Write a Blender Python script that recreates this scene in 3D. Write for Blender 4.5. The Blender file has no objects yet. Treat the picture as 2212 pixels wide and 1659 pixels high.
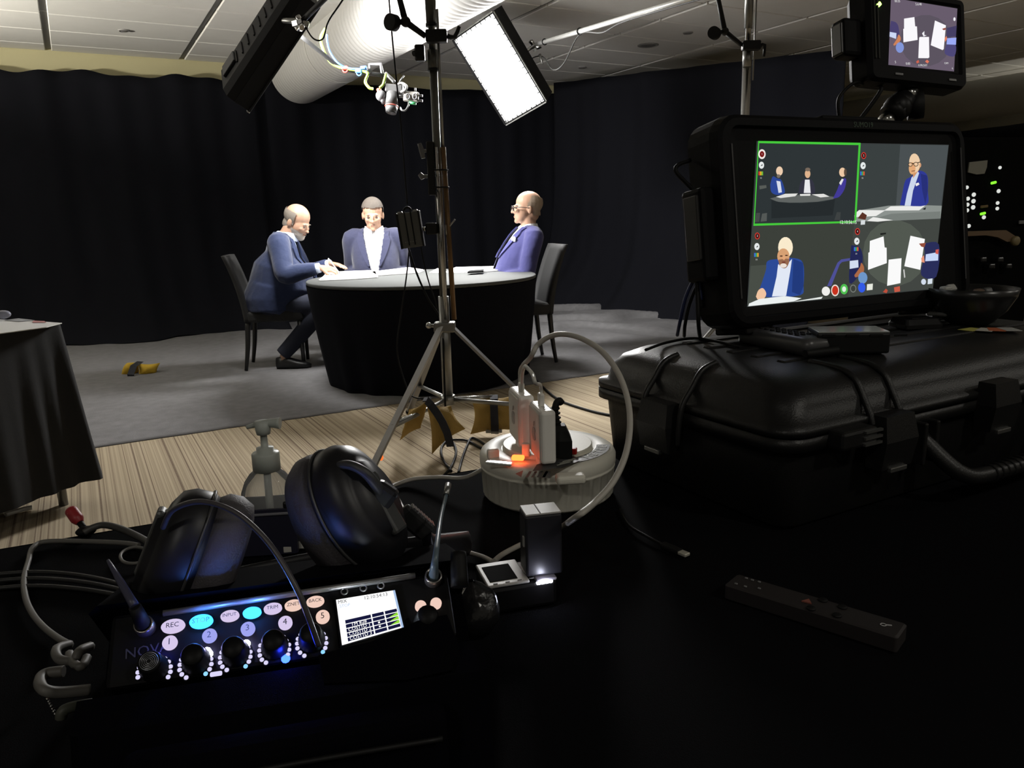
import bpy, bmesh, math, random
from mathutils import Vector as V, Matrix, noise
random.seed(7)
sc = bpy.context.scene
COL = sc.collection
R = math.radians

# ------------------------------------------------------------------ camera
YAW, PITCH, ROLL, CZ = R(29.0), R(12.2), R(1.5), 1.12
FPX, IW, IH = 1661.0, 2212.0, 1659.0
CAM = V((0, 0, CZ))
FWD = V((math.sin(YAW)*math.cos(PITCH), math.cos(YAW)*math.cos(PITCH), -math.sin(PITCH)))
_rt = V((math.cos(YAW), -math.sin(YAW), 0)); _up = _rt.cross(FWD)
RT = _rt*math.cos(ROLL) - _up*math.sin(ROLL)
UP = _up*math.cos(ROLL) + _rt*math.sin(ROLL)
cd = bpy.data.cameras.new('camera'); cam = bpy.data.objects.new('camera', cd); COL.objects.link(cam)
cd.sensor_fit = 'HORIZONTAL'; cd.sensor_width = 36.0; cd.lens = 36.0*FPX/IW
cd.clip_start = 0.02; cd.clip_end = 100
m = Matrix.Identity(4)
for i in range(3):
    m[i][0], m[i][1], m[i][2], m[i][3] = RT[i], UP[i], -FWD[i], CAM[i]
cam.matrix_world = m
sc.camera = cam

# ------------------------------------------------------------------ world, exposure
w = bpy.data.worlds.new('world'); sc.world = w; w.use_nodes = True
w.node_tree.nodes['Background'].inputs[0].default_value = (0.9, 1.0, 1.1, 1)
w.node_tree.nodes['Background'].inputs[1].default_value = 0.0
vs = sc.view_settings
vs.view_transform = 'Standard'; vs.look = 'None'; vs.gamma = 1.0; vs.exposure = 0.0; vs.use_curve_mapping = False

# ------------------------------------------------------------------ measuring helpers (a photo pixel seen along its ray, met with a real plane or depth)
def ray(x, y): return FWD*FPX + RT*(x-IW/2) - UP*(y-IH/2)
def atz(x, y, z): d = ray(x, y); return CAM + d*((z-CZ)/d.z)
def aty(x, y, Y): d = ray(x, y); return CAM + d*(Y/d.y)
def atx(x, y, X): d = ray(x, y); return CAM + d*(X/d.x)
def atd(x, y, D): return CAM + ray(x, y)*(D/FPX)
def atplane(x, y, p, n): d = ray(x, y); return CAM + d*((p-CAM).dot(n)/d.dot(n))

# ------------------------------------------------------------------ materials
def S(r, g, b):
    f = lambda c: (c/255/12.92) if c/255 <= 0.04045 else ((c/255+0.055)/1.055)**2.4
    return (f(r), f(g), f(b))
MATS = {}
def mat(name, col, rough=0.6, metal=0.0, emit=0.0, ecol=None, bump=0.0, bdist=0.004, bscale=200.0, var=0.0, spec=0.5, trans=0.0, sheen=0.0):
    if name in MATS: return MATS[name]
    mt = bpy.data.materials.new(name); mt.use_nodes = True; MATS[name] = mt
    nt = mt.node_tree; b = nt.nodes['Principled BSDF']
    b.inputs['Base Color'].default_value = (*col, 1)
    b.inputs['Roughness'].default_value = rough; b.inputs['Metallic'].default_value = metal
    b.inputs['Specular IOR Level'].default_value = spec
    if trans: b.inputs['Transmission Weight'].default_value = trans
    if sheen: b.inputs['Sheen Weight'].default_value = sheen
    if emit:
        b.inputs['Emission Color'].default_value = (*(ecol or col), 1); b.inputs['Emission Strength'].default_value = emit
    if bump or var:
        tc = nt.nodes.new('ShaderNodeTexCoord'); nz = nt.nodes.new('ShaderNodeTexNoise')
        nz.inputs['Scale'].default_value = bscale; nz.inputs['Detail'].default_value = 3
        nt.links.new(tc.outputs['Object'], nz.inputs['Vector'])
        if bump:
            bp = nt.nodes.new('ShaderNodeBump'); bp.inputs['Strength'].default_value = bump; bp.inputs['Distance'].default_value = bdist
            nt.links.new(nz.outputs['Fac'], bp.inputs['Height']); nt.links.new(bp.outputs['Normal'], b.inputs['Normal'])
        if var:
            n2 = nt.nodes.new('ShaderNodeTexNoise'); n2.inputs['Scale'].default_value = bscale*0.06; n2.inputs['Detail'].default_value = 4
            nt.links.new(tc.outputs['Object'], n2.inputs['Vector'])
            mr = nt.nodes.new('ShaderNodeMapRange'); mr.inputs[3].default_value = 1-var; mr.inputs[4].default_value = 1+var
            nt.links.new(n2.outputs['Fac'], mr.inputs[0])
            mx = nt.nodes.new('ShaderNodeMix'); mx.data_type = 'RGBA'; mx.blend_type = 'MULTIPLY'; mx.inputs[0].default_value = 1
            mx.inputs[6].default_value = (*col, 1)
            nt.links.new(mr.outputs[0], mx.inputs[7]); nt.links.new(mx.outputs[2], b.inputs['Base Color'])
    return mt
def glow(name, col, strength=1.0):
    if name in MATS: return MATS[name]
    mt = bpy.data.materials.new(name); mt.use_nodes = True; MATS[name] = mt
    nt = mt.node_tree; nt.nodes.clear()
    e = nt.nodes.new('ShaderNodeEmission'); e.inputs[0].default_value = (*col, 1); e.inputs[1].default_value = strength
    o = nt.nodes.new('ShaderNodeOutputMaterial'); nt.links.new(e.outputs[0], o.inputs[0])
    return mt

# ------------------------------------------------------------------ mesh builder
def frame(o, x, y, z=None):
    x = x.normalized(); z = (z or x.cross(y)).normalized(); y = z.cross(x).normalized()
    mm = Matrix.Identity(4)
    for i in range(3): mm[i][0], mm[i][1], mm[i][2], mm[i][3] = x[i], y[i], z[i], o[i]
    return mm
def perp(d):
    d = d.normalized(); a = V((0, 0, 1)) if abs(d.z) < 0.9 else V((1, 0, 0))
    x = d.cross(a).normalized(); return x, d.cross(x).normalized()
def smoothpts(pts, k=6):
    pts = [V(p) for p in pts]
    if len(pts) < 3: return pts
    out = []
    for i in range(len(pts)-1):
        p0 = pts[max(i-1, 0)]; p1 = pts[i]; p2 = pts[i+1]; p3 = pts[min(i+2, len(pts)-1)]
        for j in range(k):
            t = j/k
            out.append(0.5*((2*p1)+(p2-p0)*t+(2*p0-5*p1+4*p2-p3)*t*t+(3*p1-p0-3*p2+p3)*t**3))
    out.append(pts[-1]); return out
class MB:
    def __init__(s, fr=None): s.bm = bmesh.new(); s.mats = []; s.mi = 0; s.fr = fr or Matrix.Identity(4)
    def use(s, mt):
        if mt not in s.mats: s.mats.append(mt)
        s.mi = s.mats.index(mt); return s
    def vert(s, p): return s.bm.verts.new(s.fr @ V(p))
    def face(s, vs, smooth=False):
        try: f = s.bm.faces.new(vs)
        except ValueError: return None
        f.material_index = s.mi; f.smooth = smooth; return f
    def rings(s, rings, smooth=True, cap=True, close=False):
        rv = [[s.vert(p) for p in r] for r in rings]
        n = len(rv[0]); k = len(rv)
        for i in range(k if close else k-1):
            a, b = rv[i], rv[(i+1) % k]
            for j in range(n): s.face([a[j], a[(j+1) % n], b[(j+1) % n], b[j]], smooth)
        if cap and not close:
            s.face(list(reversed(rv[0]))); s.face(rv[-1])
        return s
    def box(s, c, d, bevel=0.0, rot=None, seg=2):
        b = bmesh.new(); bmesh.ops.create_cube(b, size=1)
        bmesh.ops.scale(b, vec=V(d), verts=b.verts)
        if bevel: bmesh.ops.bevel(b, geom=b.edges[:], offset=bevel, segments=seg, affect='EDGES', profile=0.5)
        mm = Matrix.Translation(V(c)) @ (rot.to_4x4() if rot else Matrix.Identity(4))
        s.merge(b, mm, smooth=False); return s
    def merge(s, b, mm, smooth=False):
        vm = {}
        for v in b.verts: vm[v] = s.vert(mm @ v.co)
        for f in b.faces: s.face([vm[v] for v in f.verts], smooth or f.smooth)
        b.free()
    def tube(s, pts, r, n=8, k=6, smooth=True, close=False):
        P = smoothpts(pts, k) if k > 1 else [V(p) for p in pts]
        m_ = len(P)
        if isinstance(r, (list, tuple)):
            L = len(r)-1; rr = []
            for i in range(m_):
                t = i/(m_-1)*L; a = min(int(t), L-1) if L else 0
                rr.append(r[a]+(r[min(a+1, L)]-r[a])*(t-a))
        else: rr = [r]*m_
        d0 = (P[1]-P[0]).normalized(); x, y = perp(d0); rings = []
        for i in range(m_):
            d = (P[min(i+1, m_-1)]-P[max(i-1, 0)])
            if d.length < 1e-9: d = d0
            d.normalize(); x = (x - d*x.dot(d))
            if x.length < 1e-6: x = perp(d)[0]
            x.normalize(); y = d.cross(x)
            rings.append([P[i]+(x*math.cos(2*math.pi*j/n)+y*math.sin(2*math.pi*j/n))*rr[i] for j in range(n)])
        return s.rings(rings, smooth, cap=True)
    def cyl(s, a, b, r, r2=None, n=16, smooth=True):
        return s.tube([a, b], [r, r if r2 is None else r2], n=n, k=1, smooth=smooth)
    def lathe(s, prof, n=24, mm=None, sx=1.0, sy=1.0, smooth=True, cap=True):
        mm = mm or Matrix.Identity(4)
        return s.rings([[mm @ V((r*sx*math.cos(2*math.pi*j/n), r*sy*math.sin(2*math.pi*j/n), z)) for j in range(n)] for r, z in prof], smooth, cap)
    def ball(s, c, r, seg=12, ring=8, mm=None):
        r = r if isinstance(r, (tuple, list)) else (r, r, r)
        b = bmesh.new(); bmesh.ops.create_uvsphere(b, u_segments=seg, v_segments=ring, radius=1)
        m2 = Matrix.Translation(V(c)) @ (mm.to_4x4() if mm else Matrix.Identity(4)) @ Matrix.Diagonal((*r, 1))
        s.merge(b, m2, smooth=True); return s
    def torus(s, c, Rr, r, axis=V((0, 0, 1)), n=24, m=8, a0=0, a1=2*math.pi, sx=1, sy=1, xd=None):
        axis = axis.normalized(); x, y = perp(axis)
        if xd: x = (xd-axis*xd.dot(axis)).normalized(); y = axis.cross(x)
        full = abs(a1-a0-2*math.pi) < 1e-6; rings = []; c = V(c)
        for i in range(n if full else n+1):
            t = a0+(a1-a0)*i/n; d = x*math.cos(t)*sx+y*math.sin(t)*sy; dn = d.normalized()
            rings.append([c+d*Rr+dn*(r*math.cos(2*math.pi*j/m))+axis*(r*math.sin(2*math.pi*j/m)) for j in range(m)])
        return s.rings(rings, True, cap=not full, close=full)
    def prism(s, poly, h, mm=None, smooth=False):
        mm = mm or Matrix.Identity(4)
        return s.rings([[mm @ V((x, y, 0)) for x, y in poly], [mm @ V((x, y, h)) for x, y in poly]], smooth)
    def poly(s, pts): s.face([s.vert(p) for p in pts]); return s
    def sheet(s, fn, nu, nv, smooth=True):
        g = [[s.vert(fn(i/nu, j/nv)) for j in range(nv+1)] for i in range(nu+1)]
        for i in range(nu):
            for j in range(nv): s.face([g[i][j], g[i+1][j], g[i+1][j+1], g[i][j+1]], smooth)
        return s
    def build(s, name, mt=None, parent=None, fix=True):
        if fix: bmesh.ops.recalc_face_normals(s.bm, faces=s.bm.faces)
        me = bpy.data.meshes.new(name); s.bm.to_mesh(me); s.bm.free()
        if mt is not None:
            me.materials.append(mt)
        else:
            for q in s.mats: me.materials.append(q)
        return link(name, me, parent)
def link(name, me, parent=None):
    o = bpy.data.objects.new(name, me); COL.objects.link(o)
    if parent is not None: o.parent = parent
    return o
def tag(o, label, cat, group=None, kind=None):
    if label: o['label'] = label
    if cat: o['category'] = cat
    if group: o['group'] = group
    if kind: o['kind'] = kind
    return o
def thing(name, label, cat, mw=None, group=None):
    o = bpy.data.objects.new(name, None); COL.objects.link(o); o.empty_display_size = 0.05
    if mw is not None: o.matrix_world = mw
    return tag(o, label, cat, group)
def struct(o): o['kind'] = 'structure'; return o
def dup(root, mw, label=None, group=None):
    r = root.copy(); COL.objects.link(r); r.matrix_world = mw
    if label: r['label'] = label
    if group: r['group'] = group
    for ch in list(root.children):
        c = ch.copy(); COL.objects.link(c); c.parent = r
        for g in ch.children:
            d = g.copy(); COL.objects.link(d); d.parent = c
    return r
def T(*p): return Matrix.Translation(V(p[0] if len(p) == 1 else p))
def RZ(a): return Matrix.Rotation(a, 4, 'Z')
def RX(a): return Matrix.Rotation(a, 4, 'X')
def RY(a): return Matrix.Rotation(a, 4, 'Y')
def text_mb(mb, txt, size, mm, mt, depth=0.0, sx=1.0):
    cu = bpy.data.curves.new('text', 'FONT'); cu.body = txt; cu.size = size; cu.align_x = 'CENTER'; cu.align_y = 'CENTER'; cu.extrude = depth
    cu.resolution_u = 2
    ob = bpy.data.objects.new('text', cu); COL.objects.link(ob)
    dg = bpy.context.evaluated_depsgraph_get(); me = bpy.data.meshes.new_from_object(ob.evaluated_get(dg))
    b = bmesh.new(); b.from_mesh(me); mb.use(mt); mb.merge(b, mm @ Matrix.Diagonal((sx, 1, 1, 1)))
    bpy.data.objects.remove(ob); bpy.data.curves.remove(cu); bpy.data.meshes.remove(me)
def remesh(mb, name, mt, parent, voxel=0.008, smooth=3, cut=None):
    me = bpy.data.meshes.new('tmp'); bmesh.ops.recalc_face_normals(mb.bm, faces=mb.bm.faces); mb.bm.to_mesh(me); mb.bm.free()
    ob = bpy.data.objects.new('tmp', me); COL.objects.link(ob)
    md = ob.modifiers.new('r', 'REMESH'); md.mode = 'VOXEL'; md.voxel_size = voxel
    if smooth: sm = ob.modifiers.new('s', 'SMOOTH'); sm.iterations = smooth; sm.factor = 0.5
    dg = bpy.context.evaluated_depsgraph_get(); out = bpy.data.meshes.new_from_object(ob.evaluated_get(dg)); out.name = name
    bpy.data.objects.remove(ob); bpy.data.meshes.remove(me)
    if cut:
        b = bmesh.new(); b.from_mesh(out)
        bmesh.ops.delete(b, geom=[f for f in b.faces if cut(f.calc_center_median(), f.normal)], context='FACES')
        b.to_mesh(out); b.free()
    for p in out.polygons: p.use_smooth = True
    out.materials.clear()
    out.materials.append(mt)
    return link(name, out, parent)

# ------------------------------------------------------------------ common materials
M_DRAPE = mat('black_drape_cloth', (0.0088, 0.0092, 0.0125), 0.95, bump=0.25, bscale=900, spec=0.1)  # slight blue tint stands in for lens haze over the black cloth
M_FLOORCLOTH = mat('black_floor_cloth', (0.200, 0.197, 0.202), 0.95, bump=0.4, bscale=260, spec=0.1, var=0.25)
M_DESK = mat('black_desk_cloth', (0.0045, 0.0045, 0.0052), 0.95, bump=0.2, bscale=900, spec=0.02)
M_BLACKMETAL = mat('black_powder_metal', (0.008, 0.008, 0.008), 0.5, spec=0.25)
M_BLACKPLASTIC = mat('black_plastic', (0.006, 0.006, 0.0065), 0.45, spec=0.25)
M_SATIN = mat('satin_black_plastic', (0.014, 0.014, 0.015), 0.3, spec=0.5)
M_CHROME = mat('chromed_steel', (0.45, 0.45, 0.44), 0.22, metal=1.0)
M_STEEL = mat('grey_steel_tube', (0.28, 0.28, 0.27), 0.38, metal=0.9)
M_RUBBER = mat('black_rubber', (0.006, 0.006, 0.006), 0.6, spec=0.2)
M_WHITEPL = mat('white_gloss_plastic', (0.84, 0.82, 0.77), 0.3)
M_PAPER = mat('white_paper', (0.80, 0.80, 0.79), 0.8)
M_GREYCABLE = mat('pale_grey_cable', (0.42, 0.40, 0.36), 0.5)
# ================================================================== lamps of the panel lights (areas) - positions shared with the fixtures below
LP_R = atd(1082, 150, 6.3)          # centre of the right panel light
_la, _lb = atd(526, 208, 5.05), atd(684, -30, 4.78)
LP_L = _la + (_lb-_la)*.46          # centre of the left panel light
def cv(r, u, f): return (RT*r + UP*u + FWD*f)
RL = cv(.45, -.61, .34).normalized(); _s = cv(.325, .206, -.33); RS = (_s - RL*_s.dot(RL)).normalized()
RN = RL.cross(RS).normalized()
if RN.dot(FWD) > 0: RN = -RN
LL = (_la-_lb).normalized(); LN = V((.84, .12, -.50)); LN = (LN - LL*LN.dot(LL)).normalized(); LS = LN.cross(LL).normalized()
PL, PW, PT = 0.79, 0.43, 0.21       # panel light length, width, depth
def area(name, loc, x, y, n, sx, sy, power, spread=180, col=(1, 1, 1)):
    ld = bpy.data.lights.new(name, 'AREA'); ld.shape = 'RECTANGLE'; ld.size = sx; ld.size_y = sy; ld.energy = power
    ld.spread = R(spread); ld.color = col
    o = bpy.data.objects.new(name, ld); COL.objects.link(o)
    o.matrix_world = frame(loc, x, n.cross(x), -n) if False else frame(loc, x, (-n).cross(x), -n)   # lamps shine along local -Z = n
    return o
area('right_panel_lamp', LP_R + RN*0.012, RL, RS, RN, PL*.94, PW*.92, 90, 140, (1, .985, .965))
area('left_panel_lamp', LP_L + LN*0.012, LL, LS, LN, PL*.94, PW*.92, 95, 135, (1, .985, .965))
# added unseen lamps: uplighters brighten the ceiling, downlights the foreground
UPL = V((-3.02, 6.9, 1.93)); UPN = V((.72, .02, .69)).normalized()   # unseen uplighter added on the left wall to brighten the ceiling
area('added_far_uplighter_lamp', V((14.30, 4.6, 1.93)), V((0, 1, 0)), V((1, 0, 0)), V((-.72, .02, .69)).normalized(), 0.5, 0.16, 75, 100, (1, .95, .84))  # unseen uplighter added at the far right to brighten the ceiling there
area('added_uplighter_lamp', UPL, V((0, 1, 0)), V((1, 0, 0)), UPN, 0.5, 0.16, 185, 106, (1, .95, .84))

DIM = [(-1.6, -1.3), (1.2, -1.5), (4.0, -1.4), (6.8, -.6)]           # unseen downlights added behind the camera to brighten the foreground
for k, (x, y) in enumerate(DIM): area('added_downlight_lamp', V((x, y, 2.80)), V((1, 0, 0)), V((0, 1, 0)), V((0, 0, -1)), .22, .22, 15, 170, (1, .95, .85))
# ================================================================== room shell
ZC = 2.83
X0, X1, Y0, Y1 = -3.2, 14.5, -2.6, 9.2
# --- striped carpet
mc = bpy.data.materials.new('striped_carpet'); mc.use_nodes = True; nt = mc.node_tree; bs = nt.nodes['Principled BSDF']; bs.inputs['Roughness'].default_value = 0.95; bs.inputs['Specular IOR Level'].default_value = 0.1
tc = nt.nodes.new('ShaderNodeTexCoord')
def stripes(sx, sy, detail, lo, hi):
    mp = nt.nodes.new('ShaderNodeMapping'); mp.inputs['Scale'].default_value = (sx, sy, 0)
    nz = nt.nodes.new('ShaderNodeTexNoise'); nz.inputs['Scale'].default_value = 1; nz.inputs['Detail'].default_value = detail
    nt.links.new(tc.outputs['Object'], mp.inputs[0]); nt.links.new(mp.outputs[0], nz.inputs['Vector'])
    mr = nt.nodes.new('ShaderNodeMapRange'); mr.inputs[1].default_value = lo; mr.inputs[2].default_value = hi
    nt.links.new(nz.outputs['Fac'], mr.inputs[0]); return mr.outputs[0]
def mixc(fac, a, b):
    mx = nt.nodes.new('ShaderNodeMix'); mx.data_type = 'RGBA'; nt.links.new(fac, mx.inputs[0])
    for k, c in ((6, a), (7, b)):
        if isinstance(c, tuple): mx.inputs[k].default_value = (*c, 1)
        else: nt.links.new(c, mx.inputs[k])
    return mx.outputs[2]
c1 = mixc(stripes(120, .05, 2, .44, .60), (.47, .39, .275), (.34, .28, .195))
c2 = mixc(stripes(66, .03, 2, .55, .63), c1, (.17, .125, .09))
c3 = mixc(stripes(150, 150, 2, .35, .75), c2, (.44, .37, .27))
mx = nt.nodes.new('ShaderNodeMix'); mx.data_type = 'RGBA'; mx.inputs[0].default_value = .3; nt.links.new(c2, mx.inputs[6]); nt.links.new(c3, mx.inputs[7])
nt.links.new(mx.outputs[2], bs.inputs['Base Color'])
mb = MB(); mb.box(((X0+X1)/2, (Y0+Y1)/2, -.05), (X1-X0, Y1-Y0, .1)); struct(mb.build('floor', mc))
# --- walls
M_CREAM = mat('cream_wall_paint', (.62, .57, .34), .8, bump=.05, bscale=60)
M_WALL = mat('neutral_wall_paint', (.30, .29, .26), .85, bump=.05, bscale=60)  # neutral mid tone for the other walls
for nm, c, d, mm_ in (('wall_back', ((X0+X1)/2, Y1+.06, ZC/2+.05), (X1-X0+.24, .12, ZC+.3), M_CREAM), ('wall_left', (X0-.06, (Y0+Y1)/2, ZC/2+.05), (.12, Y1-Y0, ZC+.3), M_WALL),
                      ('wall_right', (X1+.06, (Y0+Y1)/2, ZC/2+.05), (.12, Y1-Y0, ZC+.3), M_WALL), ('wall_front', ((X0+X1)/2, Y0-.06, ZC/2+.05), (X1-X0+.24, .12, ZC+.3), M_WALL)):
    struct(MB().box(c, d).build(nm, mm_))
# --- ceiling: grid slab and lift-out tiles
M_TEE = mat('ceiling_grid_grey', (.24, .235, .22), .7)
M_TILE = mat('mineral_ceiling_tile', (.78, .765, .72), .9, bump=.15, bscale=120, spec=.2, var=.04)
ceil = struct(MB().box(((X0+X1)/2, (Y0+Y1)/2, ZC+.06), (X1-X0, Y1-Y0, .08)).build('ceiling', M_TEE))
tm = None
for i in range(-1, 11):
    for j in range(0, 12):
        xa = 0.02+1.21*i; yb = 9.49-.604*j
        ya = yb-.604; yb = min(yb, Y1)
        if j == 0 or tm is None:
            b = MB(); b.box((0, 0, 0), (1.21-.052, (yb-ya)-.018, .03), .006, seg=1); o = b.build('ceiling_tile', M_TILE, ceil)
            if j == 1: tm = o.data
        else: o = link('ceiling_tile', tm, ceil)
        o.location = (xa+.605, (ya+yb)/2, ZC+.014)
# ceiling fittings
M_FIT = mat('grey_ceiling_fitting', (.30, .29, .28), .6)
def fitting(px, py, r, label, cat, name):
    p = atz(px, py, ZC); t = thing(name, label, cat, T(p.x, p.y, ZC-.001))
    MB().lathe([(r, 0), (r, -.006), (r*.82, -.012), (r*.8, -.004)], 24).build('rim', M_FIT, t)
    MB().lathe([(r*.79, -.002), (r*.6, -.010), (.004, -.012)], 24).build('grille' if cat != 'sprinkler' else 'sprinkler_head', mat('fitting_core', (.18, .175, .17), .5), t)
fitting(1400, 97, .11, 'large round grey speaker grille in the ceiling right of the bright panel light', 'speaker', 'ceiling_speaker')
fitting(268, 65, .05, 'small round sprinkler rose in the ceiling tile at far upper left', 'sprinkler', 'ceiling_sprinkler')
fitting(1258, 145, .05, 'small round sprinkler rose in the ceiling just right of the bright panel', 'sprinkler', 'ceiling_sprinkler')
fitting(1486, 70, .05, 'small round sprinkler rose in the ceiling left of the second stand pole', 'sprinkler', 'ceiling_sprinkler')

# ================================================================== ducts
def duct(name, label, c, r, ya, yb, ribs, mt, dark):
    t = thing(name, label, 'duct', T(c[0], 0, c[1]))
    def ring(y, rr): return [V((rr*math.cos(a), y, rr*math.sin(a))) for a in [2*math.pi*k/48 for k in range(48)]]
    n = int((yb-ya)/ribs); rs = []
    for k in range(n):
        y = ya+(yb-ya)*k/n; h = (yb-ya)/n
        for q, f in ((0, .985), (.12, .996), (.5, 1.0), (.88, .996)): rs.append(ring(y+h*q, r*f))
    rs.append(ring(yb, r*.985))
    mb = MB(); mb.rings(rs, True, cap=True); mb.build('fabric_skin', mt, t)
    for y in dark:
        mb = MB(); mb.rings([ring(y-.02, r*1.0), ring(y-.02, r*1.012), ring(y+.02, r*1.012), ring(y+.02, r*1.0)], False, cap=False, close=True); mb.build('band', mat('duct_band', (.5, .49, .46), .7), t)
    return t
M_DUCT = mat('white_duct_fabric', (.47, .46, .44), .75, bump=.03, bscale=40)
dc = aty(648, 158, 8.95)
d1 = duct('fabric_air_duct', 'fat ribbed white fabric air duct running under the ceiling to the back wall', (dc.x, dc.z), .315, 1.8, 9.0, .075, M_DUCT, (7.55,))
p2 = atx(2100, 217, 10.6)
d2 = duct('fabric_air_duct', 'grey ribbed air duct in the dim hall behind the small top monitor', (p2.x, p2.z), .25, 2.5, 8.8, .16, mat('grey_duct_fabric', (.42, .41, .37), .75), (5.0,))

# ================================================================== curtains (black drapes)
def curtain(name, label, a, b, top, seed, amp=.035, flare=.30, folds=9, zb=.012, nu=120, droop=None, toward=None, fd=.22):
    a, b = V(a), V(b); u = (b-a); L = u.length; u.normalize(); nrm = V((u.y, -u.x, 0))
    if toward is not None and nrm.dot(V(toward)-a) < 0: nrm = -nrm
    def fn(s, t, off=0):
        zt = top[0]+(top[1]-top[0])*s + (droop(s) if droop else 0)
        tt = t**1.7
        z = zb+(zt-zb)*tt
        q = s*L
        f = amp*(math.sin(q*folds+seed)*.55+math.sin(q*folds*2.3+seed*2.1+t*1.2)*.3+noise.noise((q*1.7, t*1.5, seed))*1.2)
        f *= (.45+.55*(1-t))
        fl = flare*math.exp(-z/fd)*(1+.5*noise.noise((q*1.3, 0, seed+5)))
        sway = .10*math.exp(-z/.5)*noise.noise((q*.9, z*.7, seed+9))
        zz = z+(.03*max(0, noise.noise((q*3, z*4, seed)))*math.exp(-z/.1))
        return a+u*(q+sway)+nrm*(f+fl+off)+V((0, 0, zz))
    mb = MB(); mb.sheet(lambda s, t: fn(s, t), nu, 40)
    o = mb.build(name, M_DRAPE)
    so = o.modifiers.new('thickness', 'SOLIDIFY'); so.thickness = .006; so.offset = 0
    return tag(o, label, 'curtain', 'black drapes around the set')
CEN = (2.2, 4.8, 0)
sp = aty(543, 190, 9.05); sx_ = sp.x
cr = aty(1200, 185, 9.02)
curtain('black_drape', 'black drape hung across the back left, left of the seam behind the bearded man', (-3.0, 9.08, 0), (sx_+.03, 9.03, 0), (2.60, 2.635), 1.3, toward=CEN, amp=.05, flare=.55, fd=.40, droop=lambda s: .02*math.sin(s*31)+.012*math.sin(s*77))
curtain('black_drape', 'middle black drape on the back wall behind the seated man facing the camera', (sx_-.03, 9.06, 0), (5.86, 9.06, 0), (2.645, 2.70), 4.1, toward=CEN, amp=.04, flare=.2, droop=lambda s: .01*math.sin(s*20))
curtain('black_drape', 'long black drape along the right side, its folds trailing on the floor', (5.64, 8.86, 0), (6.42, 5.05, 0), (2.80, 2.555), 7.7, toward=CEN, amp=.06, flare=.75, fd=.42, folds=8, nu=140)
curtain('black_drape', 'distant black drape in the dim hall at the right edge of the picture', (11.9, 8.6, 0), (10.6, 3.0, 0), (2.20, 2.16), 2.7, toward=CEN, amp=.05, flare=.1)

# ================================================================== black cloth laid on the floor
def fcl(s, t):
    x = -3.0+9.3*s; y = 4.44+4.6*t
    h = .009+.010*noise.noise((x*1.1, y*1.6, 3))+.006*noise.noise((x*3, y*4, 8))
    rr = math.exp(-((x-5.1)**2/1.1+(y-7.2)**2/1.8))
    h += rr*.085*max(0, math.sin(y*7+2.0*noise.noise((x*1.5, y*1.2, 1))*2.5+x*2.0))
    e = min(1, t*40); h = .004+max(h, .002)*e
    y += .012*noise.noise((x*2.2, 0, 5))*(1-t)+ (0 if t > .02 else .01*noise.noise((x*9, 1, 5)))
    return V((x, y, h))
o = MB().sheet(fcl, 220, 110).build('floor_cloth', M_FLOORCLOTH)
so = o.modifiers.new('thickness', 'SOLIDIFY'); so.thickness = .004; so.offset = -1
tag(o, 'big black cloth laid over the carpet under the round table', 'floor cloth')

for lab, ux, uy, sg in (('unseen uplighter added on the left wall to brighten the ceiling', -3.2, 6.9, 1), ('unseen uplighter added on the far right wall to brighten the ceiling', 14.5, 4.6, -1)):  # fixtures for the two added uplighters, both out of view
    t = thing('added_uplighter', lab, 'wall lamp', T(ux, uy, 1.86))
    MB().box((sg*.03, 0, 0), (.06, .30, .16), .008).build('added_back_plate', M_WALL, t)
    mb = MB()
    for q in ((-1, 1)): mb.box((sg*.13, q*.30, .02), (.20, .012, .10), .003, seg=1)
    mb.box((sg*.13, 0, -.03), (.20, .6, .012), .003, seg=1); mb.box((sg*.235, 0, 0.0), (.012, .6, .07), .003, seg=1); mb.build('added_trough', M_WALL, t)
for k, (x, y) in enumerate(DIM):  # frames for the added downlights, unseen behind the camera
    t = thing('added_downlight', ('first', 'second', 'third', 'fourth', 'fifth')[k]+' added square fill lamp from the left in the ceiling, unseen behind the camera', 'ceiling light', T(x, y, 2.83), 'added dimmed downlights')
    mb = MB()
    for cx, cy, sx, sy in ((0, .14, .30, .02), (0, -.14, .30, .02), (.14, 0, .02, .26), (-.14, 0, .02, .26)): mb.box((cx, cy, -.008), (sx, sy, .05))
    mb.build('frame', M_FIT, t)
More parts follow.
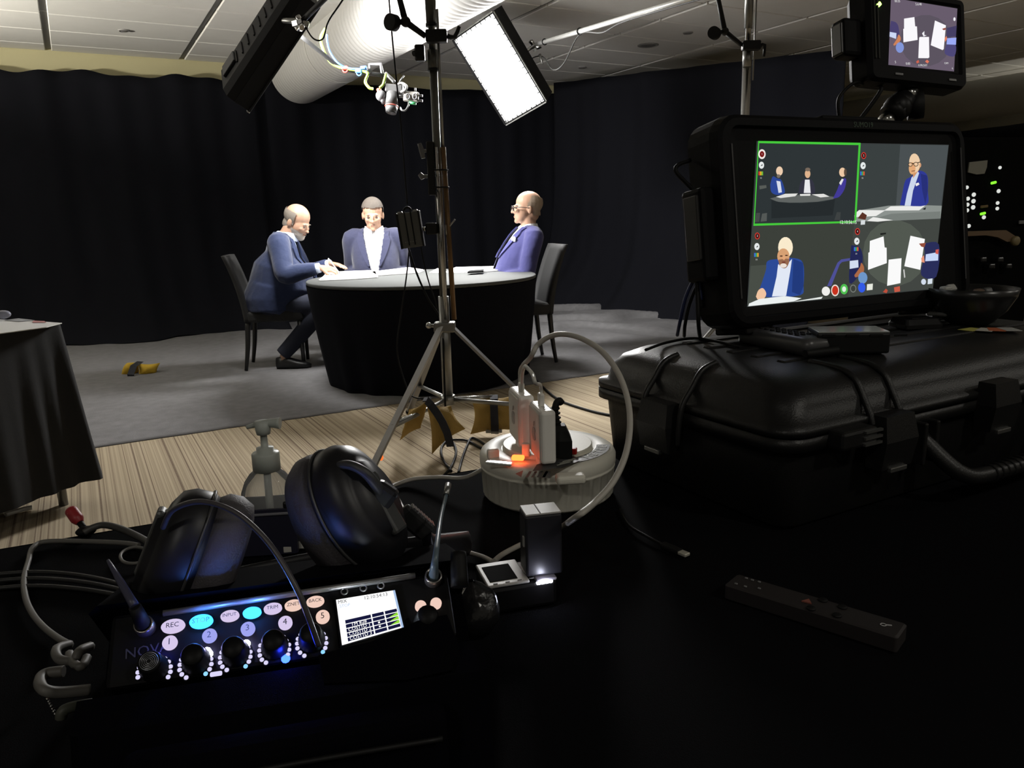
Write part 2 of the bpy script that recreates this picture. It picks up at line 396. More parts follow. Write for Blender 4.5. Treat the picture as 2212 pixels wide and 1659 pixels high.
# ================================================================== panel light fixtures
M_HOUS = mat('panel_housing_black', (.005, .005, .0055), .65, spec=.2)
M_GRID = mat('egg_crate_white', (.75, .75, .74), .7)
def panel_light(label, c, x, y, n, PT):
    t = thing('panel_light', label, 'studio light', frame(c, x, n.cross(x), n), 'panel lights on booms')
    hx, hy, d = PL/2, PW/2, PT
    mb = MB()
    for cx, cy, sx, sy in ((0, hy-.006, PL, .012), (0, -hy+.006, PL, .012), (hx-.006, 0, .012, PW-.024), (-hx+.006, 0, .012, PW-.024)):
        mb.box((cx, cy, -.02), (sx, sy, .11), .002, seg=1)
    # tapered back
    mb.rings([[V((sx*hx*.995, sy*hy*.99, -.072)) for sx, sy in ((-1, -1), (1, -1), (1, 1), (-1, 1))], [V((sx*hx*.985, sy*hy*.97, -d*.8)) for sx, sy in ((-1, -1), (1, -1), (1, 1), (-1, 1))],
              [V((sx*hx*.95, sy*hy*.82, -d)) for sx, sy in ((-1, -1), (1, -1), (1, 1), (-1, 1))]], False)
    mb.build('housing', M_HOUS, t)
    MB().box((0, 0, .006), (PL-.026, PW-.026, .004)).build('diffuser', glow('lit_diffuser', (1, .98, .94), 14.0), t)
    for s in (-1, 1):
        b = MB(); b.box((0, s*(hy+.004), .030), (PL, .008, .014), .002, seg=1); b.build('front_rail', M_CHROME if s > 0 else M_HOUS, t)
        b = MB(); b.box((s*(hx+.005), 0, .028), (.010, PW, .020), .002, seg=1); b.build('end_rail', M_STEEL, t)
    mb = MB(); rnd = random.Random(3)
    for k in range(13):
        for q in (-1, 1): mb.box((-hx+.05+PL*.90*k/12+rnd.uniform(-.012, .012), q*(hy-.014), .036), (.008, rnd.uniform(.014, .034), .004))
    for k in range(8):
        for q in (-1, 1): mb.box((q*(hx-.016), -hy+.04+(PW-.08)*k/7, .036), (rnd.uniform(.014, .03), .008, .004))
    tag(mb.build('hook_tabs', mat('dark_velcro', (.012, .012, .012), .9, spec=.1), t), None, None, kind='stuff')
    # cooling ribs and control box on the back
    mb = MB()
    for k in range(7): mb.box((-.2+.066*k, 0, -d-.004), (.012, PW*.5, .012), .002, seg=1)
    tag(mb.build('heat_fins', M_HOUS, t), None, None, kind='stuff')
    MB().box((.27, .02, -d-.010), (.13, .18, .022), .006).build('control_box', M_BLACKPLASTIC, t)
    return t
PRt = panel_light('bright rectangular panel light on a boom, its glowing face tilted down over the table', LP_R, RL, RS, RN, .22)
PLt = panel_light('black panel light at upper left seen from behind, glowing side turned away', LP_L, LL, LS, LN, .16)
def clamp_cluster(mb, c, s=1.0, seed=1):
    rnd = random.Random(seed); c = V(c)
    for k in range(7):
        d = V((rnd.uniform(-1, 1), rnd.uniform(-1, 1), rnd.uniform(-1, 1))).normalized()
        p = c+d*rnd.uniform(.0, .035)*s
        if k % 2: mb.cyl(p-d*.022*s, p+d*.03*s, .012*s, n=10)
        else: mb.box(p, (.04*s, .028*s, .03*s), .004, rot=d.to_track_quat('Z', 'Y').to_matrix(), seg=1)
# right boom: grip head, arm, cable
bh = atd(1158, 96, 6.32); be = V((3.06, 3.0, 2.23))
t = thing('boom_arm', 'long bright chrome boom arm running from the glowing panel up to the right', 'boom arm', T(bh))
inv = Matrix.Translation(-bh)
MB(inv).tube([bh, be], .017, n=12, k=1).build('arm_tube', mat('bright_chrome', (.75, .75, .73), .32, metal=.55), t)
mb = MB(inv); clamp_cluster(mb, bh-(be-bh).normalized()*.01+V((0, 0, -.02)), 1.15, 4); mb.cyl(bh-(RN)*-.0+RS*.02, LP_R-RN*.13+RS*.1, .014); mb.build('grip_head', M_CHROME, t)
MB(inv).cyl(atd(1166, 118, 6.3), atd(1172, 139, 6.28), .012, .006).build('handle', M_STEEL, t)
dv = (be-bh)
b_ = bh+dv*.30
mb = MB(inv)
for q in (.065, .30):
    MB(inv).torus(bh+dv*q, .021, .005, axis=dv, n=14, m=6).build('cable_tie', M_RUBBER, t)
MB(inv).tube([LP_R-RN*.14+RL*.06, bh+V((.02, -.02, -.09)), bh+dv*.12+V((0, 0, -.22)), bh+dv*.2+V((0, 0, -.19)), b_+V((0, 0, -.02)), b_+dv*.13+V((0, 0, -.05)), bh+dv*.55+V((0, 0, -.02)), bh+dv*.9+V((0, 0, -.02))], .005, n=6).build('power_cable', M_GREYCABLE if False else mat('grey_boom_cable', (.025, .025, .024), .6), t)
# left boom
bl = atd(652, 46, 4.52); bt = V((1.80, 4.0, 2.735))
t = thing('boom_arm', 'dark boom arm and chrome grip head holding the black panel light at upper left', 'boom arm', T(bl)); inv = Matrix.Translation(-bl)
MB(inv).tube([bl, bt], .016, n=12, k=1).build('arm_tube', M_BLACKMETAL, t)
mb = MB(inv); clamp_cluster(mb, bl+V((0, 0, -.01)), 1.25, 8); mb.build('grip_head', M_CHROME, t)
MB(inv).cyl(bl, LP_L-LN*.14-LL*.10, .016).build('spigot', M_STEEL, t)
MB(inv).tube([bl+V((0, 0, .01)), bl+V((.05, -.02, -.09)), bl+V((.10, -.06, -.10)), bl+V((.13, -.10, -.01)), bl+V((.2, -.2, .1)), bt+V((-.1, .05, -.03))], .005, n=6).build('power_cable', M_RUBBER, t)

# ================================================================== round table and its cloth
TC = V((2.136, 5.126, 0)); TR = .806; TZ = .725
t = thing('round_table', 'round table with a pale grey top in the middle of the set', 'table', T(TC))
MB().lathe([(.02, TZ-.022), (TR-.004, TZ-.022), (TR, TZ-.018), (TR, TZ-.002), (TR-.004, TZ+.002), (.02, TZ+.002)], 96).build('tabletop', mat('grey_laminate_top', (.072, .077, .075), .75, var=.06, bscale=90), t)
for k in range(4):
    a = k*math.pi/2+.4; MB().cyl((.45*math.cos(a), .45*math.sin(a), .012), (.45*math.cos(a), .45*math.sin(a), TZ-.03), .018).build('leg', M_STEEL, t)
mb = MB(); N = 180; rs = []
def skirt(a, z):
    h = 1-z/TZ; f = .5+.5*math.sin(a*17+1.3*math.sin(a*3))
    return TR+.004-.115*h**1.15+ .05*h**1.2*f*noise.noise((math.cos(a)*3, math.sin(a)*3, 2))*1.3 + .018*h*f
for z in (.016, .08, .16, .28, .40, .50, .60, .66, .685, .700): rs.append([V((skirt(2*math.pi*k/N, z)*math.cos(2*math.pi*k/N), skirt(2*math.pi*k/N, z)*math.sin(2*math.pi*k/N), z)) for k in range(N)])
mb.rings(rs, True, cap=False); o = mb.build('table_skirt', mat('black_skirt_cloth', (.0055, .006, .0095), .9, bump=.12, bscale=700, spec=.1)); o.location = TC
tag(o, 'black cloth skirt hanging round the grey table down to the floor', 'table skirt')

# ================================================================== chairs
M_CHAIR = mat('dark_chair_fabric', (.010, .0097, .0095), .7, bump=.2, bscale=500, sheen=.1)
M_CHLEG = mat('dark_chair_leg', (.018, .017, .016), .4)
def chair(name, label, mw):
    t = thing(name, label, 'chair', mw, 'upholstered chairs at the round table')
    mb = MB(); mb.box((0, 0, .44), (.45, .44, .09), .025, seg=3); mb.build('seat', M_CHAIR, t)
    mb = MB(); rs = []
    for k in range(13):
        q = k/12; z = .40+.525*q; y = -.215-.035*math.sin(q*math.pi*.5)-.10*q**2.2; hw = .215-.012*q; th = .024-.006*q
        ring = []
        for sx, sy in ((-1, -1), (-.5, -1.25), (0, -1.35), (.5, -1.25), (1, -1), (1.04, 0), (1, 1), (.5, .8), (0, .7), (-.5, .8), (-1, 1), (-1.04, 0)):
            ring.append(V((sx*hw, y+sy*th, z)))
        rs.append(ring)
    mb.rings(rs, True); mb.build('backrest', M_CHAIR, t)
    for sx in (-1, 1):
        mb = MB(); mb.tube([(sx*.195, -.215, .42), (sx*.195, -.235, .2), (sx*.195, -.265, .012)], [.022, .019, .014], n=8, k=3); mb.build('leg', M_CHLEG, t)
        mb = MB(); mb.tube([(sx*.195, .185, .42), (sx*.195, .19, .012)], [.022, .014], n=8, k=1); mb.build('leg', M_CHLEG, t)
    return t

# ================================================================== people
M_SKIN = mat('skin', (.41, .24, .16), .55, bump=.05, bscale=150)
M_SHIRT = mat('white_shirt', (.78, .79, .82), .85)
M_BLUESHIRT = mat('pale_blue_shirt', (.60, .68, .85), .85)
M_SHOE = mat('black_shoe_leather', (.012, .012, .012), .35)
M_TROUS = mat('dark_navy_trousers', (.016, .019, .034), .9)
M_DARKEYE = mat('dark_eye', (.02, .015, .012), .3)
M_LIP = mat('lip', (.42, .17, .13), .5)
def ell(mb, c, r, mm=None): mb.ball(c, r, 20, 14, mm)
def loft(mb, rings_, n=24):
    rs = []
    for c, x, y, rx, ry in rings_: rs.append([c+x*(rx*math.cos(2*math.pi*k/n))+y*(ry*math.sin(2*math.pi*k/n)) for k in range(n)])
    mb.rings(rs, True)
def head_blobs(mb, mm, off=0.0, wide=1.0, face=True):
    def E(c, r, rot=None): ell_m = mm @ Matrix.Translation(V(c)) @ (rot or Matrix.Identity(4)); b = bmesh.new(); bmesh.ops.create_uvsphere(b, u_segments=20, v_segments=14, radius=1); mb.merge(b, ell_m @ Matrix.Diagonal((r[0]+off, r[1]+off, r[2]+off, 1)), True)
    E((0, -.012, .030), (.076*wide, .096, .083))          # cranium
    E((0, .030, -.030), (.064*wide, .066, .082))          # face
    E((0, .045, -.078), (.050*wide, .047, .040))          # jaw
    E((0, .075, -.102), (.024*wide, .020, .018))          # chin
    E((0, -.030, -.050), (.058*wide, .060, .060))         # nape
    if face:
        E((0, .083, .006), (.043, .012, .009))            # brow
        for s in (-1, 1):
            E((s*.037, .076, -.030), (.020, .018, .016))  # cheekbones
            E((s*.078*wide, -.006, -.022), (.008, .019, .032), RZ(s*.3))   # ears
            E((s*.015, .094, -.042), (.009, .010, .008))  # nostril wings
        E((0, .098, -.018), (.0085, .014, .026), RX(R(22)))               # nose bridge
        E((0, .110, -.038), (.012, .013, .011))           # nose tip
        E((0, .089, -.074), (.021, .010, .007)); E((0, .087, -.064), (.022, .009, .006))   # lips
def hand_blobs(mb, wr, d, n, side, curl=.5, scale=1.0, spread=.16):
    """wrist, finger direction, back-of-hand normal; side +1: thumb towards n x d"""
    d = d.normalized(); n = (n-d*n.dot(d)).normalized(); x = n.cross(d)*side; s = scale
    loft(mb, [(wr, x, n, .028*s, .021*s), (wr+d*.03*s, x, n, .036*s, .018*s), (wr+d*.065*s, x, n, .042*s, .016*s), (wr+d*.09*s, x, n, .041*s, .013*s)], 14)
    for k, (off, L) in enumerate(((.030, .072), (.010, .080), (-.010, .075), (-.029, .058))):
        b0 = wr+d*.082*s+x*off*s; dd = (d+x*spread*off/.03*.5).normalized(); p = [b0]; ang = 0
        for q, fr in enumerate((.45, .30, .25)):
            ang += curl*(.5, .75, .55)[q]; dr = dd*math.cos(ang)-n*math.sin(ang); p.append(p[-1]+dr*L*fr*s)
        mb.tube(p, [.0092*s, .0088*s, .008*s, .0066*s], n=8, k=2)
    t0 = wr+d*.025*s+x*.026*s; t1 = t0+(x*.7+d*.6-n*.25)*.036*s; t2 = t1+(d*.85+x*.2-n*.35*curl*2)*.032*s; t3 = t2+(d*.8-x*.25-n*.3*curl*2)*.024*s
    mb.tube([t0, t1, t2, t3], [.0125*s, .011*s, .0095*s, .007*s], n=8, k=2)
def person(label, mw, jacket_m, lean, girth, head_pitch, head_yaw, hands, hair, shirt_m, lapel_m, knees, head_off=(0, 0, 0), neck_fwd=0.0, wide=1.0, tilt=0.0, bulk=1.0, belly=1.0):
    t = thing('person', label, 'person', mw)
    PV = V((0, -.02, .52)); Q = RX(-lean); L = Matrix.Translation(PV) @ Q @ Matrix.Translation(-PV); LI = L.inverted()
    X = V((1, 0, 0)); Yv = (Q @ V((0, 1, 0)))
    g = girth
    spine = [(.46, 0, .175*g, .135*g), (.56, .005, .185*g, .15*g), (.68, .03*g*belly, .178*g, .155*g*belly), (.80, .025*g*belly, .180*g, .142*g*belly), (.90, .01, .190, .125), (.98, -.005, .185, .105), (1.04, -.012, .135, .080), (1.07, -.014, .075, .062)]
    def torso(mb, o): loft(mb, [(L @ V((0, y, z)), X, Yv, rx+o, ry+o) for z, y, rx, ry in spine])
    neck0 = L @ V((0, -.012, 1.03)); hc = L @ V((0, .035+neck_fwd, 1.185)) + V(head_off)
    HM = Matrix.Translation(hc) @ RZ(head_yaw) @ RX(-head_pitch) @ RY(tilt) @ Matrix.Scale(1.04, 4)
    arms = []
    for s in (-1, 1):
        sh = L @ V((s*.190, -.01, .985)); wr = V(hands[s][0]); el_hint = V(hands[s][1])
        d = wr-sh; a, b = .29, .265; D = min(d.length, a+b-.004); d.normalize()
        wr = sh+d*D if d.length and (wr-sh).length > D else wr
        D = (wr-sh).length; ca = (a*a+D*D-b*b)/(2*a*D); ca = max(-1, min(1, ca)); h = a*math.sqrt(max(0, 1-ca*ca))
        dd = (wr-sh).normalized(); pd = (el_hint-dd*el_hint.dot(dd)).normalized(); el = sh+dd*(a*ca)+pd*h
        arms.append((s, sh, el, wr))
    legs = []
    for s in (-1, 1):
        hp = V((s*.095, .0, .50)); kn = V(knees[s][0]); an = V(knees[s][1]); legs.append((s, hp, kn, an))
    # --- body: one continuous skin
    mb = MB(); torso(mb, -.022)
    mb.tube([neck0-V((0, 0, .04)), neck0+(hc-neck0)*.45, hc+V((0, 0, -.03))], [.062, .058, .058], n=16, k=3)
    head_blobs(mb, HM, wide=wide)
    for s, sh, el, wr in arms:
        mb.tube([L @ V((s*.10, -.01, .98)), sh, sh+(el-sh)*.5, el, el+(wr-el)*.35, wr], [.055, .050, .043, .036, .036, .025], n=12, k=3)
        h = hands[s]; hand_blobs(mb, wr-(wr-el).normalized()*.008, V(h[2]), V(h[3]), s*h[5] if len(h) > 5 else s*-1, h[4])
    for s, hp, kn, an in legs:
        mb.tube([hp, kn, an], [.075, .05, .034], n=12, k=4); fd = V((kn.x-hp.x, .3, 0)).normalized()
        mb.tube([an, an+V((0, 0, -.03))+fd*.03, an+V((0, 0, -.055))+fd*.14], [.034, .036, .026], n=10, k=2)
    remesh(mb, 'body', M_SKIN, t, .0062, 2)
    # --- trousers
    mb = MB(); loft(mb, [(V((0, -.01, .425)), X, V((0, 1, 0)), .16*g, .13*g), (V((0, 0, .50)), X, V((0, 1, 0)), .180*g, .150*g), (V((0, .0, .60)), X, V((0, 1, 0)), .172*g, .14*g)])
    for s, hp, kn, an in legs:
        mb.tube([hp+V((0, -.04, 0)), hp+(kn-hp)*.5, kn, kn+(an-kn)*.5, an+V((0, 0, .03))], [.100, .096, .074, .066, .058], n=14, k=4)
    remesh(mb, 'trousers', M_TROUS, t, .011, 3)
    for s, hp, kn, an in legs:
        fd = V(((kn.x-hp.x)*.5, .3, 0)).normalized(); fx = V((fd.y, -fd.x, 0)); b0 = V((an.x, an.y, 0))
        mb = MB(); loft(mb, [(b0-fd*.05+V((0, 0, .05)), fx, V((0, 0, 1)), .030, .045), (b0+fd*.02+V((0, 0, .055)), fx, V((0, 0, 1)), .042, .052), (b0+fd*.11+V((0, 0, .038)), fx, V((0, 0, 1)), .048, .036), (b0+fd*.185+V((0, 0, .030)), fx, V((0, 0, 1)), .040, .026), (b0+fd*.215+V((0, 0, .025)), fx, V((0, 0, 1)), .018, .015)], 14)
        mb.build('shoe', M_SHOE, t)
    # --- shirt
    mb = MB(); torso(mb, -.008)
    remesh(mb, 'shirt', shirt_m, t, .010, 2)
    nv = (hc-neck0).normalized()
    mb = MB(); rs = []
    for k in range(25):
        a = R(-90+20)+ (R(360-40))*k/24 if False else R(100)+R(340)*k/24
        c = neck0+nv*.012+V((0, .006, 0)); rad = V((math.cos(a), math.sin(a), 0)); drop = -.030*max(0, math.sin(a))**2
        lo = c+rad*.072+V((0, 0, drop-.012)); hi = c+rad*.067+nv*.040+V((0, 0, drop))
        rs.append([lo, hi, hi+rad*.006, lo+rad*.016+V((0, 0, -.006))])
    mb.rings(rs, False); mb.build('shirt_collar', shirt_m, t)
    for s, sh, el, wr in arms:
        f = (wr-el).normalized(); MB().cyl(wr-f*.045, wr-f*.004, .038, .036, n=16).build('shirt_cuff', shirt_m, t)
    # --- jacket, open at the front
    def cutter(c, nrm):
        q = LI @ c
        if q.z > 1.055 and abs(q.x) < .085: return True
        if q.z > .60 and q.y > .03 and abs(q.x) < (.035 if q.z < .76 else .035+.19*(q.z-.76)) and abs(q.x) < .085: return True
        return False
    mb = MB(); torso(mb, .010)
    loft(mb, [(V((0, -.015, .46)), X, V((0, 1, 0)), .195*g, .16*g), (V((0, -.01, .56)), X, V((0, 1, 0)), .20*g, .165*g), (L @ V((0, 0, .66)), X, Yv, .19*g, .15*g)])
    for s, sh, el, wr in arms:
        f = (wr-el).normalized()
        mb.tube([L @ V((s*.09, -.012, .985)), sh+V((0, 0, .0)), sh+(el-sh)*.5, el, el+(wr-el)*.4, wr-f*.030], [.066*bulk, .074*bulk, .068*bulk, .061*bulk, .055*bulk, .046], n=16, k=4)
    remesh(mb, 'jacket', jacket_m, t, .0095, 4, cut=cutter)
    # lapels
    for s in (-1, 1):
        mb = MB(); pr, pl = [], []
        for k in range(9):
            q = k/8; z = .775+.265*q; xi = .037+.19*max(0, z-.765); wd = .012+.045*math.sin(min(1, q*1.35)*math.pi*.5)*(1 if q < .78 else .55)
            def surf(x, z):
                best = spine[0]
                for i in range(len(spine)-1):
                    if spine[i][0] <= z <= spine[i+1][0]:
                        f = (z-spine[i][0])/(spine[i+1][0]-spine[i][0]); best = [spine[i][j]+(spine[i+1][j]-spine[i][j])*f for j in range(4)]
                _, y0, rx, ry = best; rx += .017; ry += .017
                return L @ V((s*x, y0+ry*math.sqrt(max(.05, 1-(x/rx)**2)), z))
            p, p2 = surf(xi, z), surf(min(xi+wd, .15), z); up = Yv*.006
            pr.append([p-Yv*.004, p+up*.6, p2+up, p2-Yv*.004])
        mb.rings(pr, False); mb.build('lapel', lapel_m, t)
    # --- face details
    def fb(name, c, r, mt, rot=None):
        mb = MB(); b = bmesh.new(); bmesh.ops.create_uvsphere(b, u_segments=12, v_segments=8, radius=1); mb.merge(b, HM @ Matrix.Translation(V(c)) @ (rot or Matrix.Identity(4)) @ Matrix.Diagonal((*r, 1)), True); return mb.build(name, mt, t)
    for s in (-1, 1):
        fb('eye', (s*.031, .0885, -.010), (.0115, .006, .0048), M_DARKEYE)
        fb('eyebrow', (s*.031, .0885, .009), (.017, .0045, .0036), hair['brow'], RY(s*.12))
    fb('mouth', (0, .0965, -.069), (.019, .004, .0022), mat('mouth_line', (.16, .06, .05), .5))
    # --- hair, beard: shells of the head
    def shell(name, off, keep, mt, voxel=.006):
        mb = MB(); head_blobs(mb, HM, off=off, wide=wide, face=False); HI = HM.inverted()
        return remesh(mb, name, mt, t, voxel, 2, cut=lambda c, n: not keep(HI @ c))
    shell('hair', .010, hair['keep'], hair['mat'])
    if 'beard' in hair: shell('beard', .009, hair['beard'], hair['beard_mat'])
    return t, HM, arms, L, hc
def face_mw(p, az): return T(p.x, p.y, .006) @ RZ(-az)      # local +Y looks along world azimuth az
NAVY = mat('navy_wool_jacket', (.017, .029, .085), .9, bump=.45, bdist=.03, bscale=8, sheen=.2)
NAVY2 = mat('navy_jacket_lapel', (.021, .034, .095), .9)
GREYNAVY = mat('slate_navy_jacket', (.026, .029, .065), .9, bump=.45, bdist=.03, bscale=8, sheen=.2)
GREYNAVY2 = mat('slate_jacket_lapel', (.030, .033, .072), .9)
BLUE = mat('royal_blue_jacket', (.042, .042, .155), .9, bump=.45, bdist=.03, bscale=8, sheen=.2)
BLUE2 = mat('royal_jacket_lapel', (.046, .047, .165), .9)
H_GREY = mat('grey_hair', (.17, .145, .12), .8, bump=.6, bscale=220); H_DARK = mat('grey_brown_hair', (.075, .062, .05), .8, bump=.6, bscale=220)
H_BEARD = mat('white_grey_beard', (.32, .28, .24), .85, bump=.6, bscale=260); H_BROW = mat('brow_hair', (.14, .10, .08), .8)
# left man, bearded, writing
pL = atd(596, 700, 6.1); azL = YAW+R(84)
MWL = face_mw(pL, azL)
PTIP = atz(735, 592, TZ+.017); PLOC = MWL.inverted() @ PTIP;
manL, HML, armsL, LL_, hcL = person('bald bearded man in a navy jacket writing at the left of the round table', MWL, NAVY, R(15), 1.36, R(30), R(-24),
    {1: ((PLOC.x+.035, PLOC.y-.135, .790), (.5, -.5, -.8), (-.2, .9, -.15), (.45, .1, .85), .62), -1: ((-.10, .45, .795), (-.5, -.5, -.8), (.5, .8, -.1), (-.1, .1, 1), .35)},
    dict(keep=lambda q: (q.y < .022 and -.075 < q.z < .062-.5*max(0, -q.y-.02)*.2 and not (abs(q.x) > .055 and q.z < -.03 and q.y > -.02)), mat=H_GREY, brow=H_GREY,
         beard=lambda q: q.z < -.050 and q.y > .012 and not (abs(q.x) < .024 and q.y > .07 and -.078 < q.z < -.060) and not (q.z > -.058 and q.y > .075), beard_mat=H_BEARD),
    M_BLUESHIRT, NAVY2, {1: ((.14, .38, .475), (.16, .06, .085)), -1: ((-.13, .42, .47), (-.13, .50, .085))}, neck_fwd=.03, wide=1.08, head_off=(0, 0, -.002), bulk=1.16, belly=1.16)
chairL = chair('dining_chair', 'dark upholstered chair under the bearded man at the left, its back edge lit', T(pL.x, pL.y, .006) @ RZ(-(YAW+R(80))) @ T(0, .025, 0) @ Matrix.Scale(.96, 4))
# middle man, facing the camera
pM = atd(822, 700, 6.52); azM = YAW+R(176)
manM, HMM, armsM, _, _ = person('grey-haired man in an open slate navy jacket sitting behind the table, looking down', face_mw(pM, azM), GREYNAVY, R(4), 1.02, R(16), R(3),
    {1: ((.17, .20, .655), (.14, -.6, -.7), (-.75, .6, -.1), (0, .1, 1), .3), -1: ((-.17, .20, .655), (-.14, -.6, -.7), (.75, .6, -.1), (0, .1, 1), .3)},
    dict(keep=lambda q: (q.z > .052+.10*max(0, q.y-.02) or (q.y < .008 and q.z > -.055)) and not (q.y > .055 and q.z < .062) and not (abs(q.x) > .06 and q.z < -.01 and q.y > -.02), mat=H_DARK, brow=H_BROW),
    M_SHIRT, GREYNAVY2, {1: ((.12, .42, .49), (.12, .40, .085)), -1: ((-.12, .42, .49), (-.12, .40, .085))})
chairM = dup(chairL, T(pM.x, pM.y, .006) @ RZ(-azM) @ T(0, -.06, 0), 'dark upholstered chair hidden behind the man who faces the camera')
# right man with glasses, leaning back
pR = atd(1108, 690, 6.0); azR = YAW-R(104)
MWR = face_mw(pR, azR)
manR, HMR, armsR, LR_, hcR = person('balding man in glasses and royal blue jacket leaning back at the right', MWR, BLUE, R(-15), 1.0, R(-2), R(-6),
    {1: ((.13, .20, .63), (.5, -.6, -.6), (-.6, .7, -.2), (0, .2, 1), .4), -1: ((-.14, .20, .655), (-.35, -.8, -.4), (.6, .7, -.2), (-.2, .1, 1), .4)},
    dict(keep=lambda q: (q.y < .012-.55*max(0, q.z-.015) and -.062 < q.z < .088+.25*q.y and not (abs(q.x) > .05 and q.z < -.004 and q.y > -.034)), mat=mat('cropped_grey_hair', (.33, .25, .185), .8, bump=.5, bscale=240), brow=H_GREY),
    M_SHIRT, BLUE2, {1: ((.12, .42, .48), (.12, .38, .085)), -1: ((-.12, .42, .48), (-.12, .36, .085))}, neck_fwd=.02, head_off=(0, -.015, .01))
chairR = dup(chairL, T(pR.x, pR.y, .006) @ RZ(-azR) @ T(0, -.03, 0) @ Matrix.Scale(.98, 4), 'dark upholstered chair behind the man in glasses at the right')
# glasses, pocket square, watch of the right man
M_GLASSF = mat('dark_spectacle_frame', (.03, .02, .015), .3)
mb = MB(HMR)
for s in (-1, 1):
    mb.torus((s*.034, .108, -.012), .023, .0030, axis=V((0, 1, 0)), n=20, m=6, sx=1.1, sy=.8, xd=V((1, 0, 0)))
    mb.tube([(s*.060, .106, -.006), (s*.078, .06, -.004), (s*.083, -.01, -.010)], .0028, n=6, k=2)
mb.tube([(-.012, .110, -.008), (0, .113, -.005), (.012, .110, -.008)], .0028, n=6, k=2); mb.build('spectacles', M_GLASSF, manR)
pk = LR_ @ V((-.115, .118, .93)); mb = MB(); mb.prism([(-.026, -.012), (.026, -.012), (.030, .010), (.012, .026), (0, .016), (-.014, .028), (-.026, .008)], .006, frame(pk, V((-1, -.35, 0)), V((0, 0, 1)))); mb.build('pocket_square', M_PAPER, manR)
wr = [a for a in armsR if a[0] == -1][0]; f = (wr[3]-wr[2]).normalized()
MB().torus(wr[3]-f*.012, .037, .007, axis=f, n=18, m=6).build('wrist_watch', mat('pale_watch', (.7, .75, .72), .3), manR)
# lavalier clip on the middle man: small dark buttons
# pen in the left man's hand
PENB = PTIP; PENA = PTIP + (MWL.to_3x3() @ V((.035, -.075, .120)))
# ================================================================== papers on the round table
def paper(poly_px, label, h=.004, z=TZ+.0035, name='paper_stack', sheets=1):
    P = [atz(x, y, z) for x, y in poly_px]; c = sum(P, V())/len(P); rnd = random.Random(len(label))
    t = thing(name, label, 'papers', T(c.x, c.y, z))
    for k in range(sheets):
        a = rnd.uniform(-.06, .06) if k else 0; sc_ = 1-.02*k
        mb = MB(); q = [(RZ(a) @ ((p-c)*sc_)) for p in P]
        mb.prism([(p.x, p.y) for p in q], h/sheets*.92, T(0, 0, h/sheets*k)); mb.build('sheet', M_PAPER, t)
    return t
paper([(690, 607), (705, 590), (812, 586), (817, 600), (760, 604)], 'white papers under the pen of the bearded man', .012, sheets=3)
paper([(812, 596), (800, 590), (880, 580), (916, 585), (905, 590)], 'white papers in front of the man facing the camera', .012, sheets=3)
paper([(928, 589), (945, 580), (962, 582), (955, 590)], 'single white sheet just left of the light stand pole on the table', .003)
paper([(960, 590), (985, 579), (1075, 577), (1086, 585), (1030, 589)], 'white papers in front of the man in glasses', .010, sheets=3)
ph = [atz(x, y, TZ+.016) for x, y in ((1010, 590), (1014, 587), (1046, 584.5), (1044, 588))]; c = sum(ph, V())/4
mb = MB(); mb.prism([(p.x-c.x, p.y-c.y) for p in ph], .012); o = mb.build('phone', M_SATIN); o.location = (c.x, c.y, TZ+.0145)
tag(o, 'small black phone lying on the papers at the right of the table', 'phone')
t = thing('pen', 'pen held over the papers by the bearded man', 'pen', T(PENB)); inv = Matrix.Translation(-PENB)
MB(inv).cyl(PENA, PENB+(PENA-PENB)*.12, .0045, n=8).build('barrel', mat('white_pen', (.7, .7, .68), .3), t)
MB(inv).cyl(PENB+(PENA-PENB)*.12, PENB, .004, .001, n=8).build('tip', M_BLACKPLASTIC, t)
# ================================================================== light stand in the centre
F0 = V((math.sin(YAW), math.cos(YAW), 0)); R0 = V((math.cos(YAW), -math.sin(YAW), 0)); Z = V((0, 0, 1))
SB = atd(968, 868, 3.9)
def SP(x, y, off=0.0): return atplane(x, y, SB+F0*off, F0)
def on_axis(y):
    p = SP(960, y); return V((SB.x, SB.y, p.z))
t = thing('light_stand', 'tall grey steel light stand on a tripod base in front of the round table', 'light stand', T(SB.x, SB.y, 0)); SI = Matrix.Translation((-SB.x, -SB.y, 0))
def lam(k): return on_axis(k)
hub = on_axis(706)
MB(SI).cyl(on_axis(866), on_axis(640), .026, n=20).build('column', M_STEEL, t)
M_POLE = mat('olive_grey_pole', (.11, .11, .098), .42, metal=.6)
MB(SI).cyl(on_axis(640), on_axis(150), .0185, n=16).build('column', M_POLE, t)
MB(SI).cyl(on_axis(150), on_axis(108), .025, n=16).build('collar', mat('olive_grey_collar', (.10, .10, .09), .4, metal=.6), t)
MB(SI).cyl(on_axis(108), V((SB.x, SB.y, 2.66)), .015, n=14).build('riser', M_POLE, t)
MB(SI).cyl(on_axis(52), V((SB.x, SB.y, 2.72)), .023, .036, n=16).build('top_casting', mat('olive_grey_collar', (.1, .1, .09), .4), t)
MB(SI).cyl(on_axis(57), on_axis(50), .026, n=16).build('ring', M_BLACKMETAL, t)
MB(SI).cyl(on_axis(153), on_axis(148), .027, n=16).build('ring', M_BLACKMETAL, t)
mb = MB(SI); mb.box(hub, (.105, .075, .05), .008, rot=RZ(-YAW).to_3x3()); mb.build('leg_hub', M_STEEL, t)
kp = SP(926, 703, -.02)
MB(SI).ball(kp, .016).build('locking_knob', M_CHROME, t)
MB(SI).cyl(kp, hub, .009).build('knob_bolt', M_STEEL, t)
feet = [atz(786, 1048, .016), atz(884, 890, .016), atz(1243, 966, .016)]
low = on_axis(862)
